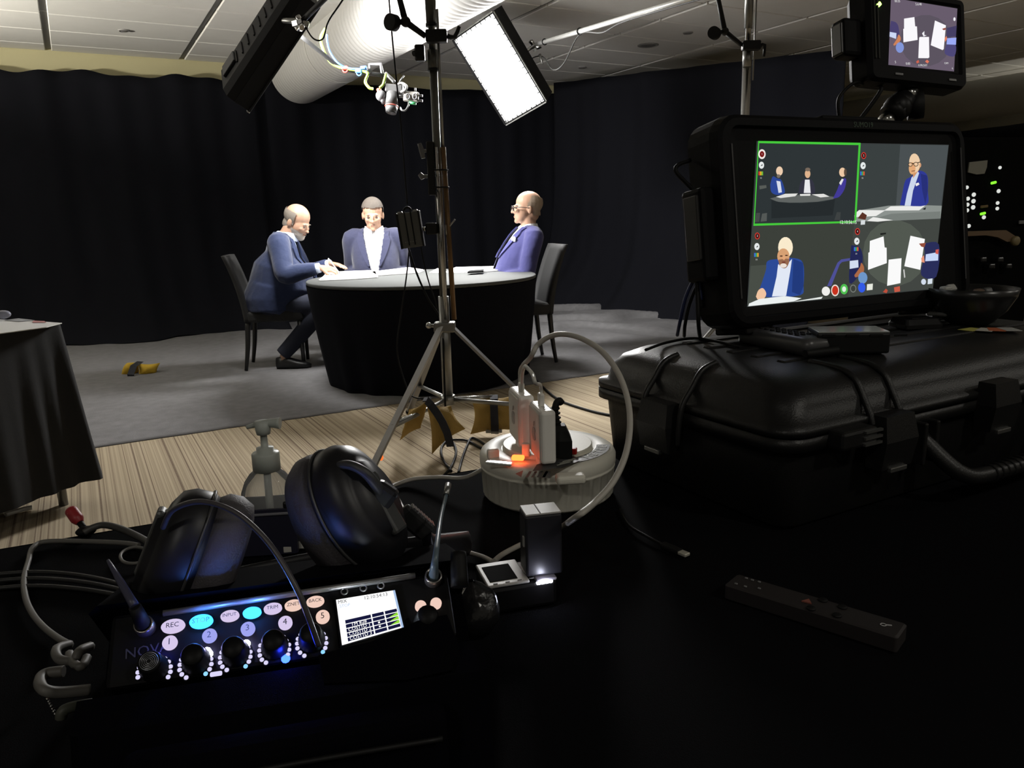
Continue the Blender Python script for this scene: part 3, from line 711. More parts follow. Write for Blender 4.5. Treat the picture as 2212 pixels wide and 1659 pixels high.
for ft in feet:
    d = (ft-hub); d2 = V((d.x, d.y, 0)).normalized(); a = hub+d2*.04
    sd = d2.cross(Z)
    mb = MB(SI); q = []
    for p in (a, ft): q.append([p+sd*.016+Z*.009, p-sd*.016+Z*.009, p-sd*.016-Z*.009, p+sd*.016-Z*.009])
    mb.rings(q, False); lg = mb.build('leg', mat('leg_steel', (.34, .34, .34), .35, metal=.85), t)
    MB(SI).ball(ft+Z*.001, (.022, .022, .017)).build('rubber_foot', M_RUBBER, lg)
    mid = a+(ft-a)*.66
    MB(SI).cyl(low, mid, .011, n=10).build('brace', M_STEEL, t)
MB(SI).cyl(low+Z*.02, low-Z*.025, .036, n=16).build('brace_collar', M_STEEL, t)
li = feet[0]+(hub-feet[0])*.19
MB(SI).ball(atplane(823, 988, li, F0), (.011, .011, .015)).build('orange_glint', mat('orange_glint', (.9, .16, .02), .4, emit=1.0, ecol=(1.0, .18, .03)), t)  # glowing blob stands in for an orange reflection in the steel leg
# spare tubes strapped beside the column
for nm, x0, y0, x1, y1, r, mt_, lb in (('spare_tube', 957, 318, 981, 690, .0125, mat('brass_brown_tube', (.16, .095, .045), .4, metal=.7), 'brown spare tube'), ('spare_tube', 944, 20, 957, 318, .006, M_STEEL, None), ('spare_tube', 941, 318, 963, 690, .010, M_CHROME, None)):
    o = MB(SI).cyl(SP(x0, y0, -.02), SP(x1, y1, -.02), r, n=12).build(nm, mt_, t)
    if lb: o['label'] = lb
for y in (368, 405):
    MB(SI).torus(on_axis(y)-F0*.012+R0*.012, .038, .004, axis=Z, n=20, m=6).build('strap', M_RUBBER, t)
# bracket with T-knobs
mb = MB(SI); mb.box(SP(931, 364, -.02), (.034, .03, .245), .004, rot=RZ(-YAW).to_3x3(), seg=1)
mb.build('clamp_bracket', M_BLACKMETAL, t)
for y, hh in ((326, .034), (381, .012)):
    c = SP(911, y, -.03)
    mb = MB(SI); mb.cyl(SP(928, y, -.02), c, .008); mb.tube([c+Z*hh-R0*.01, c, c-Z*hh+R0*.006], [.010, .013, .010], n=8, k=2); mb.build('t_knob', mat('grey_knob', (.13, .13, .13), .45), t)
# mid clamp with lever
mb = MB(SI); mb.box(SP(932, 494, -.02), (.052, .05, .055), .005, rot=RZ(-YAW).to_3x3(), seg=1); mb.build('clamp', M_BLACKMETAL, t)
MB(SI).cyl(SP(924, 494, -.02), SP(909, 495, -.02), .010).build('spigot', M_CHROME, t)
mb = MB(SI); mb.cyl(SP(964, 485, -.02), SP(967, 507, -.02), .010); mb.cyl(SP(966, 494, -.02), SP(983, 474, -.04), .004); mb.build('clamp_lever', M_STEEL, t)
mb = MB(SI); mb.box(SP(907, 115, -.01), (.045, .045, .07), .006, rot=RZ(-YAW).to_3x3(), seg=1); mb.build('clamp', M_BLACKMETAL, t)
MB(SI).cyl(SP(905, 112, -.01), SP(893, 116, -.03), .012).build('clamp_knob', M_BLACKMETAL, t)
# black transmitter box hung on the clamp
bq = [SP(855, 462, -.05), SP(908, 455, -.05), SP(914, 531, -.05), SP(868, 538, -.05)]; bc = sum(bq, V())/4
bx = ((bq[1]-bq[0])+(bq[2]-bq[3])).normalized(); by = ((bq[0]-bq[3])+(bq[1]-bq[2])).normalized()
fr = frame(bc, bx, by); tb = thing('transmitter_box', 'flat black transmitter box clamped to the light stand', 'transmitter', fr)
bw, bh_ = ((bq[1]-bq[0]).length+(bq[2]-bq[3]).length)/2, ((bq[0]-bq[3]).length+(bq[1]-bq[2]).length)/2
M_TXB = mat('dark_grey_metal_case', (.075, .075, .068), .5)
MB().box((0, 0, -.015), (bw*.9, bh_, .045), .005).build('case', M_TXB, tb)
for s in (-1, 1):
    MB().box((s*bw*.48, 0, -.012), (.008, bh_*1.02, .052), .002, seg=1).build('side_rail', M_BLACKMETAL, tb)
    MB().box((s*bw*.33, bh_*.51, -.012), (.024, .012, .03), .003, seg=1).build('corner_lug', M_STEEL, tb)
    MB().box((s*bw*.13, .01, .0085), (.006, bh_*.98, .003)).build('web_strap', M_RUBBER, tb)
mb = MB(); mb.torus((0, bh_*.5+.006, -.01), .017, .006, axis=V((0, 0, 1)), a0=0, a1=math.pi, n=10, m=6, xd=V((1, 0, 0))); mb.build('top_handle', M_RUBBER, tb)
mb = MB()
for k in range(5): mb.box((-.03+.012*k, -bh_*.33, .008), (.005, .0025, .002))
tag(mb.build('vent_slots', M_STEEL, tb), None, None, kind='stuff')
def wire(name, label, pts, r, mt_, cat='cable', n=8, k=6, group=None):
    p0 = pts[0]; o = MB(Matrix.Translation(-p0)).tube(pts, r, n=n, k=k).build(name, mt_); o.location = p0; return tag(o, label, cat, group)
wire('hanging_cable', 'thin black cable hanging from the ceiling down to the transmitter box', [atd(836, -60, 3.8), atd(842, 20, 3.8), atd(850, 110, 3.82), atd(859, 200, 3.84), atd(868, 290, 3.86), atd(874, 370, 3.88), atd(880, 441, 3.85)], .0042, M_RUBBER)
wire('black_cable', 'black cable looping from the transmitter box down to the leg hub of the light stand', [atd(882, 533, 3.84), atd(886, 548, 3.82), atd(900, 590, 3.8), atd(922, 640, 3.79), atd(945, 676, 3.81), atd(956, 698, 3.83), atd(958, 760, 3.8), atd(962, 880, 3.8)], .0052, M_RUBBER)
wire('black_cable', 'left of the two thin cables dropping from the transmitter box past the table edge', [atd(884, 533, 3.86), atd(881, 570, 3.86), atd(876, 612, 3.86), atd(866, 680, 3.85), atd(858, 760, 3.8), atd(880, 840, 3.75), atd(900, 860, 3.72), atd(930, 858, 3.72)], .0038, M_RUBBER)
wire('black_cable', 'right of the two thin cables dropping from the transmitter box past the table edge', [atd(908, 525, 3.87), atd(914, 560, 3.87), atd(921, 590, 3.87), atd(928, 615, 3.88), atd(940, 650, 3.86), atd(950, 690, 3.84)], .0035, M_RUBBER)
# magic arms
def magic_arm(label, PF, kn, top, jt, cl0, cl1, lv0, lv1, r=1.0):
    c = PF(*jt); tt = thing('articulated_arm', label, 'camera arm', T(c), 'articulated arms on the stands'); I = Matrix.Translation(-c)
    k = PF(*kn)
    MB(I).cyl(k-R0*.012*r-F0*.02, k+R0*.010*r+F0*.01, .036*r, n=20).build('knob', M_RUBBER, tt)
    MB(I).cyl(k, c, .012*r).build('knob_shaft', M_BLACKMETAL, tt)
    MB(I).cyl(PF(*top), c, .012*r, .015*r).build('upper_link', M_BLACKMETAL, tt)
    MB(I).ball(c, .024*r).build('elbow_joint', M_BLACKMETAL, tt)
    MB(I).cyl(c, PF(*cl0), .015*r, .012*r).build('lower_link', M_BLACKMETAL, tt)
    a, b = PF(*cl0), PF(*cl1)
    mb = MB(I); mb.box((a+b)/2, ((b-a).length, .05*r, .055*r), .008*r, rot=RZ(-YAW).to_3x3(), seg=2); mb.build('jaw_clamp', M_BLACKMETAL, tt)
    mb = MB(I); mb.tube([PF(*cl1), PF(*lv0), PF(*lv1)], [.012*r, .010*r, .008*r], n=8, k=2); mb.build('clamp_lever', M_BLACKMETAL, tt)
    return tt
SPF = lambda x, y: SP(x, y, -.045)
magic_arm('black jointed arm with a round knob on the top of the central light stand', SPF, (848, 49), (856, -30), (876, 47), (920, 79), (966, 78), (982, 80), (992, 57))
# sandbags over the braces
M_BAG = mat('ochre_sandbag_canvas', (.36, .23, .055), .8, bump=.5, bscale=160, var=.12); M_BAGSTRAP = mat('navy_webbing', (.022, .024, .034), .8)
def pillow(mb, q, th, n=10):
    a, b, c, d = q; nr = (b-a).cross(d-a).normalized()
    def P(u, v, s):
        cc = (a+b+c+d)/4; p = a*(1-u)*(1-v)+b*u*(1-v)+c*u*v+d*(1-u)*v
        p = p+(cc-p)*.16*(max(0, 1-abs(2*u-1)**2)*abs(2*v-1)**4+max(0, 1-abs(2*v-1)**2)*abs(2*u-1)**4)
        k = (1-abs(2*u-1)**3)*(1-abs(2*v-1)**3)
        return p+nr*(s*th*(.06+k)+.012*noise.noise(p*26)*k)
    for s in (1, -1): mb.sheet(lambda u, v: P(u, v, s), n, n)
    rim = [(i/n, 0) for i in range(n)]+[(1, i/n) for i in range(n)]+[(1-i/n, 1) for i in range(n)]+[(0, 1-i/n) for i in range(n)]
    mb.rings([[P(u, v, 1) for u, v in rim], [P(u, v, -1) for u, v in rim]], True, cap=False)
def strap(mb, pts, w, nr):
    rs = []
    for i, p in enumerate(pts):
        d = (pts[min(i+1, len(pts)-1)]-pts[max(i-1, 0)]).normalized(); s = d.cross(nr).normalized()*w/2
        rs.append([p+s, p-s, p-s-nr*.004, p+s-nr*.004])
    mb.rings(rs, False)
B1 = lambda x, y, o=0: SP(x, y, -.30+o)
c = B1(930, 915); t = thing('sandbag', 'ochre saddle sandbag with dark strap slung over the left brace of the light stand', 'sandbag', T(c), 'ochre sandbags'); I = Matrix.Translation(-c)
mb = MB(I); pillow(mb, [B1(919, 866), B1(974, 877, .03), B1(1005, 926, .02), B1(933, 981)], .045); mb.build('lobe', M_BAG, t)
mb = MB(I); pillow(mb, [B1(884, 884, .09), B1(925, 864, .03), B1(908, 925, .07), B1(864, 951, .10)], .035); mb.build('lobe', M_BAG, t)
mb = MB(I); strap(mb, [B1(921, 865, -.03), B1(930, 874, -.06), B1(944, 893, -.072), B1(956, 913, -.074), B1(966, 936, -.066), B1(971, 955, -.045), B1(973, 965, -.02)], .036, -F0); mb.build('strap', M_BAGSTRAP, t)
mb = MB(I); strap(mb, [B1(921, 866, -.02), B1(925, 858, .03), B1(918, 862, .08)], .036, Z); mb.build('carry_handle', M_BAGSTRAP, t)
mb = MB(I); mb.cyl(B1(862, 909, .03), B1(898, 897, .03), .012); mb.build('hook_bar', M_CHROME, t)
B2 = lambda x, y, o=0: SP(x, y, .10+o)
c = B2(1060, 895); t = thing('sandbag', 'ochre sandbag with dark strap behind the white chargers, right of the stand', 'sandbag', T(c), 'ochre sandbags'); I = Matrix.Translation(-c)
mb = MB(I); pillow(mb, [B2(1018, 860), B2(1122, 852), B2(1128, 930), B2(1016, 938)], .05); mb.build('lobe', M_BAG, t)
mb = MB(I); strap(mb, [B2(1067, 853, -.01), B2(1067, 862, -.045), B2(1067, 878, -.066), B2(1068, 900, -.070), B2(1069, 918, -.064), B2(1069, 930, -.040), B2(1069, 937, -.01)], .04, -F0); mb.build('strap', M_BAGSTRAP, t)
MB(I).box(B2(1067, 931, -.02), (.085, .02, .018), .003, rot=RZ(-YAW).to_3x3(), seg=1).build('tag_strip', mat('pale_tag', (.35, .34, .30), .7), t)
MB(SI).cyl(low, B2(1075, 858), .012).build('side_arm', M_CHROME, bpy.data.objects['light_stand'])
# sandbag lying on the floor cloth
p = atz(292, 812, .01); t = thing('sandbag', 'small bright yellow sandbag lying on the floor cloth at the left', 'sandbag', T(p.x, p.y, .0), 'ochre sandbags')
M_YEL = mat('yellow_sandbag_canvas', (.62, .40, .03), .8, bump=.4, bscale=160)
I = Matrix.Translation((-p.x, -p.y, 0))
def G(x, y, z): return atplane(x, y, p, F0)+V((0, 0, 0))
for q in ([(253, 815), (262, 792), (288, 788), (287, 817)], [(292, 788), (331, 790), (327, 818), (292, 819)]):
    pts = [G(x, y, 0) for x, y in q]
    mb = MB(I); pillow(mb, [pts[0]+F0*.05, pts[1]+F0*.12, pts[2]+F0*.10, pts[3]+F0*.03], .06); mb.build('lobe', M_YEL, t)
mb = MB(I); strap(mb, [G(291, 818, 0)-F0*.05, G(290, 806, 0)-F0*.06, G(290, 790, 0)-F0*.01, G(290, 786, 0)+F0*.1], .05, -F0); mb.build('strap', M_BAGSTRAP, t)

# ================================================================== second stand, behind the monitor
S2 = aty(1615, 100, 3.0); S2 = V((S2.x, S2.y, 0))
def SP2(x, y, off=0.0): return atplane(x, y, S2+F0*off, F0)
t = thing('light_stand', 'second steel stand pole rising behind the large monitor', 'light stand', T(S2)); I = Matrix.Translation(-S2)
z1, z2, z3, z4 = SP2(1613, 145).z, SP2(1613, 105).z, SP2(1615, 62).z, 2.30
MB(I).cyl(S2+Z*.16, S2+Z*z1, .0215, n=16).build('column', M_CHROME, t)
MB(I).cyl(S2+Z*z1, S2+Z*z2, .0225, n=16).build('collar', M_STEEL, t)
MB(I).cyl(S2+Z*z2, S2+Z*z4, .015, n=14).build('riser', M_CHROME, t)
MB(I).cyl(S2+Z*z3, S2+Z*z4, .0205, n=14).build('upper_sleeve', M_STEEL, t)
MB(I).cyl(S2+R0*.032+Z*(z2-.15), S2+R0*.036+Z*2.2, .004, n=8).build('safety_wire', M_STEEL, t)
MB(I).box(S2+Z*2.23, (.06, .06, .07), .008).build('boom_clamp', M_BLACKMETAL, t)
for k in range(3):
    a = k*2*math.pi/3+.5; dd = V((math.cos(a), math.sin(a), 0)); mb = MB(I); mb.cyl(S2+dd*.03+Z*.62, S2+dd*.55+Z*.014, .012, n=10); mb.build('leg', M_STEEL, t)
    MB(I).cyl(S2+Z*.18, S2+dd*.38+Z*.21, .009, n=8).build('brace', M_STEEL, t)
MB(I).cyl(S2+Z*.58, S2+Z*.66, .034, n=16).build('leg_hub', M_STEEL, t)
magic_arm('black jointed arm with a round knob on the second stand pole', lambda x, y: SP2(x, y, -.04), (1543, 72), (1546, -30), (1566, 68), (1603, 98), (1642, 99), (1652, 97), (1650, 122), r=.82)

# ================================================================== overhead camera rig above the table
OD = 5.22
OP = lambda x, y, o=0: atd(x, y, OD+o)
c = OP(856, 190); t = thing('overhead_camera_rig', 'small camera rig with white cables hanging above the round table under the duct', 'camera rig', T(c)); I = Matrix.Translation(-c)
M_RIG = mat('light_grey_rig_metal', (.085, .085, .085), .4, metal=.4); M_RIGD = mat('dark_rig_metal', (.10, .10, .105), .45)
MB(I).tube([OP(640, 70, -.25), OP(700, 118, -.1), OP(745, 150), OP(832, 163)], .014, n=10, k=2).build('boom', M_BLACKMETAL, t)
mb = MB(I); mb.tube([OP(800, 160), OP(798, 140), OP(822, 138), OP(826, 160)], .012, n=8, k=1); mb.build('bracket', M_RIGD, t)
MB(I).tube([OP(832, 158), OP(845, 170), OP(852, 178)], .012, n=8, k=3).build('drop_arm', M_RIG, t)
mb = MB(I); mb.box(OP(852, 192), (.12, .07, .052), .008, rot=(RZ(-YAW) @ RY(.12)).to_3x3()); mb.build('camera_body', M_RIG, t)
mb = MB(I); mb.cyl(OP(848, 200), OP(846, 228), .040, .044, n=20); mb.cyl(OP(846, 228), OP(845, 243), .044, .036, n=20); mb.build('lens', M_RIG, t)
MB(I).cyl(OP(846, 241), OP(845.5, 245), .033, n=20).build('front_glass', M_SATIN, t)
MB(I).torus(OP(846, 230), .0445, .003, axis=(OP(846, 228)-OP(845, 243)), n=22, m=6).build('red_ring', mat('red_ring', (.5, .05, .03), .4), t)
mb = MB(I); mb.ball(OP(823, 207), .036); mb.cyl(OP(823, 207), OP(830, 222), .018); mb.build('ball_head', M_RIGD, t)
MB(I).cyl(OP(818, 192), OP(820, 200), .016).build('red_lever', mat('red_lever', (.6, .06, .04), .4), t)
mb = MB(I); mb.box(OP(888, 209), (.105, .03, .068), .010, rot=(RZ(-YAW) @ RY(.10)).to_3x3(), seg=3); mb.build('small_screen_unit', mat('warm_grey_unit', (.24, .23, .21), .5), t)
for x in (881, 896):
    p = OP(x, 208.5, -.022); mb = MB(I); mb.torus(p, .013, .005, axis=F0, n=18, m=6, sx=1, sy=1.3, xd=R0); mb.build('eyelet', M_RIGD, t)
for y in (206, 217): MB(I).cyl(OP(903, y), OP(913, y+1), .0075).build('prong', M_RIG, t)
MB(I).cyl(OP(897, 200), OP(897, 190), .007).build('thumb_screw', M_RIG, t)
MB(I).cyl(OP(884, 222), OP(899, 224), .009).build('green_tab', mat('green_tab', (.05, .35, .12), .5), t)
mb = MB(I); mb.tube([OP(858, 184, -.03), OP(868, 180, -.03), OP(877, 186, -.03), OP(876, 194, -.03), OP(866, 199, -.02)], .010, n=8); mb.build('white_hose', mat('white_rig_hose', (.20, .20, .195), .4), t)
mb = MB(I); mb.tube([OP(864, 232, -.02), OP(868, 238, -.03), OP(876, 238, -.03), OP(882, 228, -.02), OP(883, 221)], .006, n=8); mb.build('grey_hose', M_RIG, t)
MB(I).cyl(OP(862, 178), OP(873, 163), .005).build('rod', M_RIG, t)
MB(I).cyl(OP(858, 207), OP(874, 208), .012).build('link_bar', M_RIG, t)
wire('green_cable', 'lime green cable looping off the boom left of the overhead camera rig', [OP(703, 62, -.1), OP(693, 82, -.1), OP(698, 106, -.08), OP(712, 132, -.05), OP(730, 144, -.03), OP(752, 149, -.03), OP(775, 152, -.03), OP(794, 158, -.03), OP(790, 172, -.03), OP(790, 180, -.03), OP(798, 190, -.03), OP(806, 192, -.03)], .010, mat('lime_cable', (.13, .21, .02), .5), 'cable')
wire('green_cable', 'short lime green cable loop hanging just above the overhead camera', [OP(834, 160, -.03), OP(831, 172, -.04), OP(827, 184, -.04), OP(820, 190, -.04)], .010, MATS['lime_cable'], 'cable')
wire('blue_cable', 'blue cable taped along the boom under the air duct', [OP(706, 74, -.13), OP(707, 90, -.11), OP(713, 112, -.08), OP(728, 134, -.06), OP(748, 146, -.04), OP(770, 149, -.04), OP(790, 148, -.04)], .007, mat('blue_cable', (.02, .06, .22), .5), 'cable')
for px, py, col, lab in ((745, 147, (.40, .02, .012), 'red plastic clip on the boom under the air duct'), (786, 147, (.03, .11, .36), 'blue plastic clip on the boom left of the overhead camera'), (775, 154, (.03, .11, .36), 'blue ring clip hanging just below the boom')):
    p = OP(px, py, -.03); mb = MB(); mb.box((0, 0, 0), (.045, .03, .026), .007, rot=RZ(-YAW).to_3x3()); mb.torus((.0, -.005, -.012), .016, .005, axis=F0, n=14, m=6); o = mb.build('cable_clip', mat('clip_%d' % int(col[0]*100), col, .4)); o.location = p; tag(o, lab, 'clip')

# ================================================================== draped side table at the left
c0 = atz(130, 700, .75); ea = (atz(0, 722, .75)-c0).normalized(); eb = V((-ea.y, ea.x, 0));
if eb.dot(F0) < 0: eb = -eb
tx, ty = 1.3, .62
tm_ = frame(V((c0.x, c0.y, 0))+ea*tx, -ea, eb)      # local x along the front edge to the left, y away
t = thing('side_table', 'side table under a black cloth at the left edge of the picture', 'table', tm_)
MB().box((tx/2, ty/2*(1 if True else -1), .73), (tx-.02, ty-.02, .028), .004).build('tabletop', mat('pale_wood', (.35, .28, .2), .6), t)
for sx in (.06, tx-.06):
    for sy in (.06, ty-.06): MB().cyl((sx, sy, .0), (sx, sy, .72), .018).build('leg', M_STEEL, t)
def per(q, off):                             # perimeter point, outward normal
    L = [(0, 0, tx, 0, (0, -1)), (tx, 0, tx, ty, (1, 0)), (tx, ty, 0, ty, (0, 1)), (0, ty, 0, 0, (-1, 0))]
    tot = 2*(tx+ty); s = q*tot
    for x0, y0, x1, y1, nn in L:
        l = math.hypot(x1-x0, y1-y0)
        if s <= l: return x0+(x1-x0)*s/l, y0+(y1-y0)*s/l, nn, s, l
        s -= l
    return 0, 0, (0, -1), 0, 1
N = 240; rs = []
for z in (.10, .2, .32, .45, .58, .68, .735, .753):
    h = (.753-z); ring = []
    for k in range(N):
        x, y, nn, s, l = per(k/N, 0); cd_ = min(s, l-s); cf = math.exp(-(cd_/.10)**2)
        f = .012*h*math.sin(k/N*2*math.pi*21)+.03*h*noise.noise((x*5, y*5, 3))
        o = .004+(.02*h+f)+cf*.05*h+math.exp(-(cd_/.22)**2)*.022*h*math.sin(cd_*75)
        dx = (x-tx/2)/(tx/2); dy = (y-ty/2)/(ty/2)
        ring.append(V((x+nn[0]*o+cf*.035*h*(1 if dx > 0 else -1), y+nn[1]*o+cf*.035*h*(1 if dy > 0 else -1), z+.035*cf*-h*0)))
    rs.append(ring)
mb = MB(); mb.rings(rs, True, cap=False); mb.face([mb.bm.verts[i] for i in []] or [mb.vert((p.x, p.y, .753)) for p in rs[-1]])
o = mb.build('table_drape', mat('black_table_drape', (.006, .006, .0066), .85, bump=.15, bscale=600)); o.matrix_world = tm_; tag(o, 'black cloth with sharp corner folds over the side table at the left edge', 'tablecloth')
def sheet_on(px, z, label, nm='paper_sheet', mt_=M_PAPER, th=.003):
    P = [atz(x, y, z) for x, y in px]; cc = sum(P, V())/len(P); mb = MB(); mb.prism([(p.x-cc.x, p.y-cc.y) for p in P], th); o = mb.build(nm, mt_); o.location = (cc.x, cc.y, z); return tag(o, label, 'paper')
sheet_on([(-40, 727), (100, 708), (134, 699), (60, 694), (-40, 690)], .755, 'large white papers spread over the side table at the left edge')
sheet_on([(10, 692), (40, 695), (75, 692), (40, 688)], .7592, 'grey printed sheet on the papers of the side table', 'printed_sheet', mat('grey_print', (.35, .36, .38), .8), .001)
sheet_on([(70, 697), (100, 697), (96, 694), (72, 693)], .7592, 'sheet with a red printed block on the side table papers', 'printed_sheet', mat('red_print', (.55, .25, .25), .8), .001)
p = atz(8, 690, .76); mb = MB(); mb.ball((0, 0, .020), (.03, .02, .018)); o = mb.build('computer_mouse', mat('silver_mouse', (.35, .36, .45), .25)); o.location = (p.x, p.y, .7605); tag(o, 'small silver mouse on the side table at the left edge', 'mouse')
p = atz(12, 1113, .01); mb = MB(); mb.tube([(0, 0, .012), (.05, .03, .012), (.09, .035, .012)], .010, n=8); o = mb.build('plug', M_WHITEPL); o.location = (p.x, p.y, 0); tag(o, 'small white plug on the carpet in front of the side table', 'plug')

# ================================================================== cables on the carpet between stand and desk
def fl(*pp, z=.008): return [atz(x, y, z) for x, y in pp]
wire('floor_cable', 'dark cable on the carpet running right from the chargers to the hard case', fl((1150, 812), (1168, 832), (1206, 863), (1260, 883), (1319, 897), (1400, 905)), .008, M_RUBBER)
wire('floor_cable', 'thin dark cable looped on the carpet left of the cable reel', fl((975, 1018), (958, 995), (953, 970), (965, 953), (990, 950), (1012, 953), (1040, 968), (1075, 972)), .006, M_RUBBER)
wire('floor_cable', 'second thin dark cable in an arch on the carpet beside the reel', fl((990, 1022), (1000, 985), (1012, 955), (1020, 946), (1035, 952), (1060, 970)), .006, M_RUBBER)
wire('floor_cable', 'thin dark cable crossing the loop on the carpet near the left stand leg', fl((945, 1040), (972, 1012), (985, 980), (980, 958), (968, 952)), .006, M_RUBBER)
# ================================================================== the desk in the foreground
E1, E2 = V((-.122, 1.049, 0)), V((.724, .978, 0)); de = (E2-E1).normalized(); dn = V((-de.y, de.x, 0))
DM = frame(V((E1.x, E1.y, 0)), de, dn)       # local x along the far edge, y away
DZ = .75
t = thing('covered_desk', 'long black-clothed desk in the foreground carrying all the control gear', 'desk', DM)
def wob(x, y): return .0012*noise.noise((x*6, y*6, 1))
x0d, x1d, yd = -1.15, 2.5, -1.62
mb = MB(); mb.sheet(lambda u, v: V((x0d+(x1d-x0d)*u, yd*(1-v), DZ-.0015+min(0, wob(x0d+(x1d-x0d)*u, yd*(1-v))))), 120, 60); mb.build('desk_cloth', M_DESK, t)
mb = MB()
def skirt_pt(u, v):                          # hanging cloth round the four sides
    per_ = [(x0d, 0), (x1d, 0), (x1d, yd), (x0d, yd)]; L = [abs(x1d-x0d), abs(yd)]*2; s = u*sum(L); k = 0
    while s > L[k] and k < 3: s -= L[k]; k += 1
    a, b = per_[k], per_[(k+1) % 4]; f = min(1, s/L[k]); x, y = a[0]+(b[0]-a[0])*f, a[1]+(b[1]-a[1])*f
    nn = [(0, 1), (1, 0), (0, -1), (-1, 0)][k]; h = v
    o = .003+h*(.02+.012*math.sin(u*140)+.02*noise.noise((u*60, 0, 2)))
    return V((x+nn[0]*o, y+nn[1]*o, DZ-.0015-v*.70))
mb.sheet(skirt_pt, 260, 8); mb.build('cloth_skirt', M_DESK, t)
mb = MB(); mb.box(((x0d+x1d)/2, yd/2, DZ-.02), (x1d-x0d-.02, -yd-.02, .03)); mb.build('desk_top', mat('plain_board', (.2, .16, .12), .6), t)
for x in (x0d+.1, x1d-.1):
    for y in (-.1, yd+.1): MB().cyl((x, y, 0), (x, y, DZ-.035), .02).build('leg', M_STEEL, t)
DT = DZ+.0005

# ================================================================== field mixer in its bag
a_ = R(13.5); MU = (R0*math.cos(a_)+F0*math.sin(a_)); MH = -(F0*math.cos(a_)-R0*math.sin(a_)); el_ = R(47)
MN = MH*math.cos(el_)+Z*math.sin(el_); MV = MN.cross(MU); MP = atd(625, 1362, .52)
MF = frame(MP, MU, MV)
def ML(px, py, n=0.0):                       # a point of the mixer panel in its own coordinates
    q = MF.inverted() @ atplane(px, py, MP+MN*n, MN); return q
ul, ur, vt, vb = -.113, .112, ML(620, 1278).y, ML(500, 1447).y
mx_ = thing('field_mixer', 'black field mixer with glowing buttons, ringed knobs and a bright screen in the foreground', 'audio mixer', MF)
M_PANEL = mat('mixer_panel_black', (.0035, .0035, .004), .5, spec=.12)
MB().box(((ul+ur)/2, (vt+vb)/2, -.026), (ur-ul, vt-vb, .05), .003).build('body', M_PANEL, mx_)
tl, tr = ML(352, 1324, .002), ML(897, 1242, .002)
MB().cyl(V((tl.x, tl.y, .001)), V((tr.x, tr.y, .001)), .0022, n=8).build('top_rail', mat('rail_grey', (.20, .20, .20), .4, metal=.6), mx_)
W_BTN = glow('button_white', S(215, 200, 235), 1.0); W_BTN2 = glow('button_warm', S(240, 205, 190), 1.0); B_BTN = glow('button_blue', (.03, .32, 1.0), 4.0); B_BTN2 = glow('button_paleblue', S(160, 165, 240), 1.0)
M_INK = mat('button_ink', (.03, .03, .04), .6); M_INKG = mat('cyan_ink', (.0, .012, .012), .6)
def oval(px, py, txt, mt_, rx=.0074, ry=.0046, ink=M_INK, ts=.0042):
    q = ML(px, py, .003); mb = MB(T(q.x, q.y, 0)); mb.lathe([(rx, 0), (rx, .0025), (rx*.9, .0036), (.0003, .0038)], 24, sy=ry/rx); b = mb.build('button', mt_, mx_)
    if txt:
        mb = MB(); text_mb(mb, txt, ts, T(q.x, q.y, .0040), ink); mb.build('button_label', None, b, fix=False)
oval(373, 1351, 'REC', W_BTN, ts=.0046); oval(434, 1341, 'STOP', B_BTN, ink=M_INKG, ts=.0046); oval(496, 1329, 'INPUT', W_BTN, .0060, .0038, ts=.0032); oval(544, 1322, '', B_BTN, .0060, .0038)
oval(589, 1313, 'TRIM', W_BTN, .0060, .0038, ts=.0034); oval(634, 1306, 'ZNET', W_BTN2, .0060, .0038, ts=.0034); oval(681, 1298, 'BACK', W_BTN2, .0060, .0038, ts=.0034)
for i, (px, py, m_) in enumerate(((366, 1387, W_BTN), (452, 1372, B_BTN2), (535, 1357, B_BTN2), (616, 1344, W_BTN), (697, 1331, W_BTN2))): oval(px, py, str(i+1), m_, .0046, .0046, ts=.0058)
oval(909, 1308, '', W_BTN2, .0040, .0040); oval(942, 1302, '', W_BTN2, .0040, .0040)
# knobs
M_KNOB = mat('knob_black', (.004, .004, .0045), .5, spec=.15)
for px, py in ((331, 1440), (422, 1424), (508, 1408), (593, 1393), (673, 1378), (922, 1340)):
    q = ML(px, py, .004); mb = MB(T(q.x, q.y, 0)); pr = []
    n = 36; rs = []
    for z, r_ in ((0, .0088), (.002, .0088), (.003, .0080), (.014, .0072), (.0155, .0062), (.016, .001)):
        rs.append([V((r_*(1+.025*(k % 2))*math.cos(2*math.pi*k/n), r_*(1+.025*(k % 2))*math.sin(2*math.pi*k/n), z)) for k in range(n)])
    mb.rings(rs, True); k_ = mb.build('knob', M_KNOB, mx_)
    if px == 331:
        mb = MB()
        for r_ in (.0015, .0025, .0035, .0045, .0055): mb.torus((q.x, q.y, .0162), r_, .0002, n=20, m=4)
        tag(mb.build('knob_grooves', mat('silver_groove', (.5, .5, .55), .3, metal=1), k_), None, None, kind='stuff')
LEDW = glow('led_lilac', (.72, .68, .95), 1.0); LEDB = glow('led_blue', (.02, .06, 1.0), 9.0); LEDX = glow('led_bright', (.80, .82, 1.0), 14.0); LEDP = glow('led_paleblue', (.25, .6, 1.0), 1.2)
crop = lambda x, y: (250+.31646*x, 1200+.31646*y)
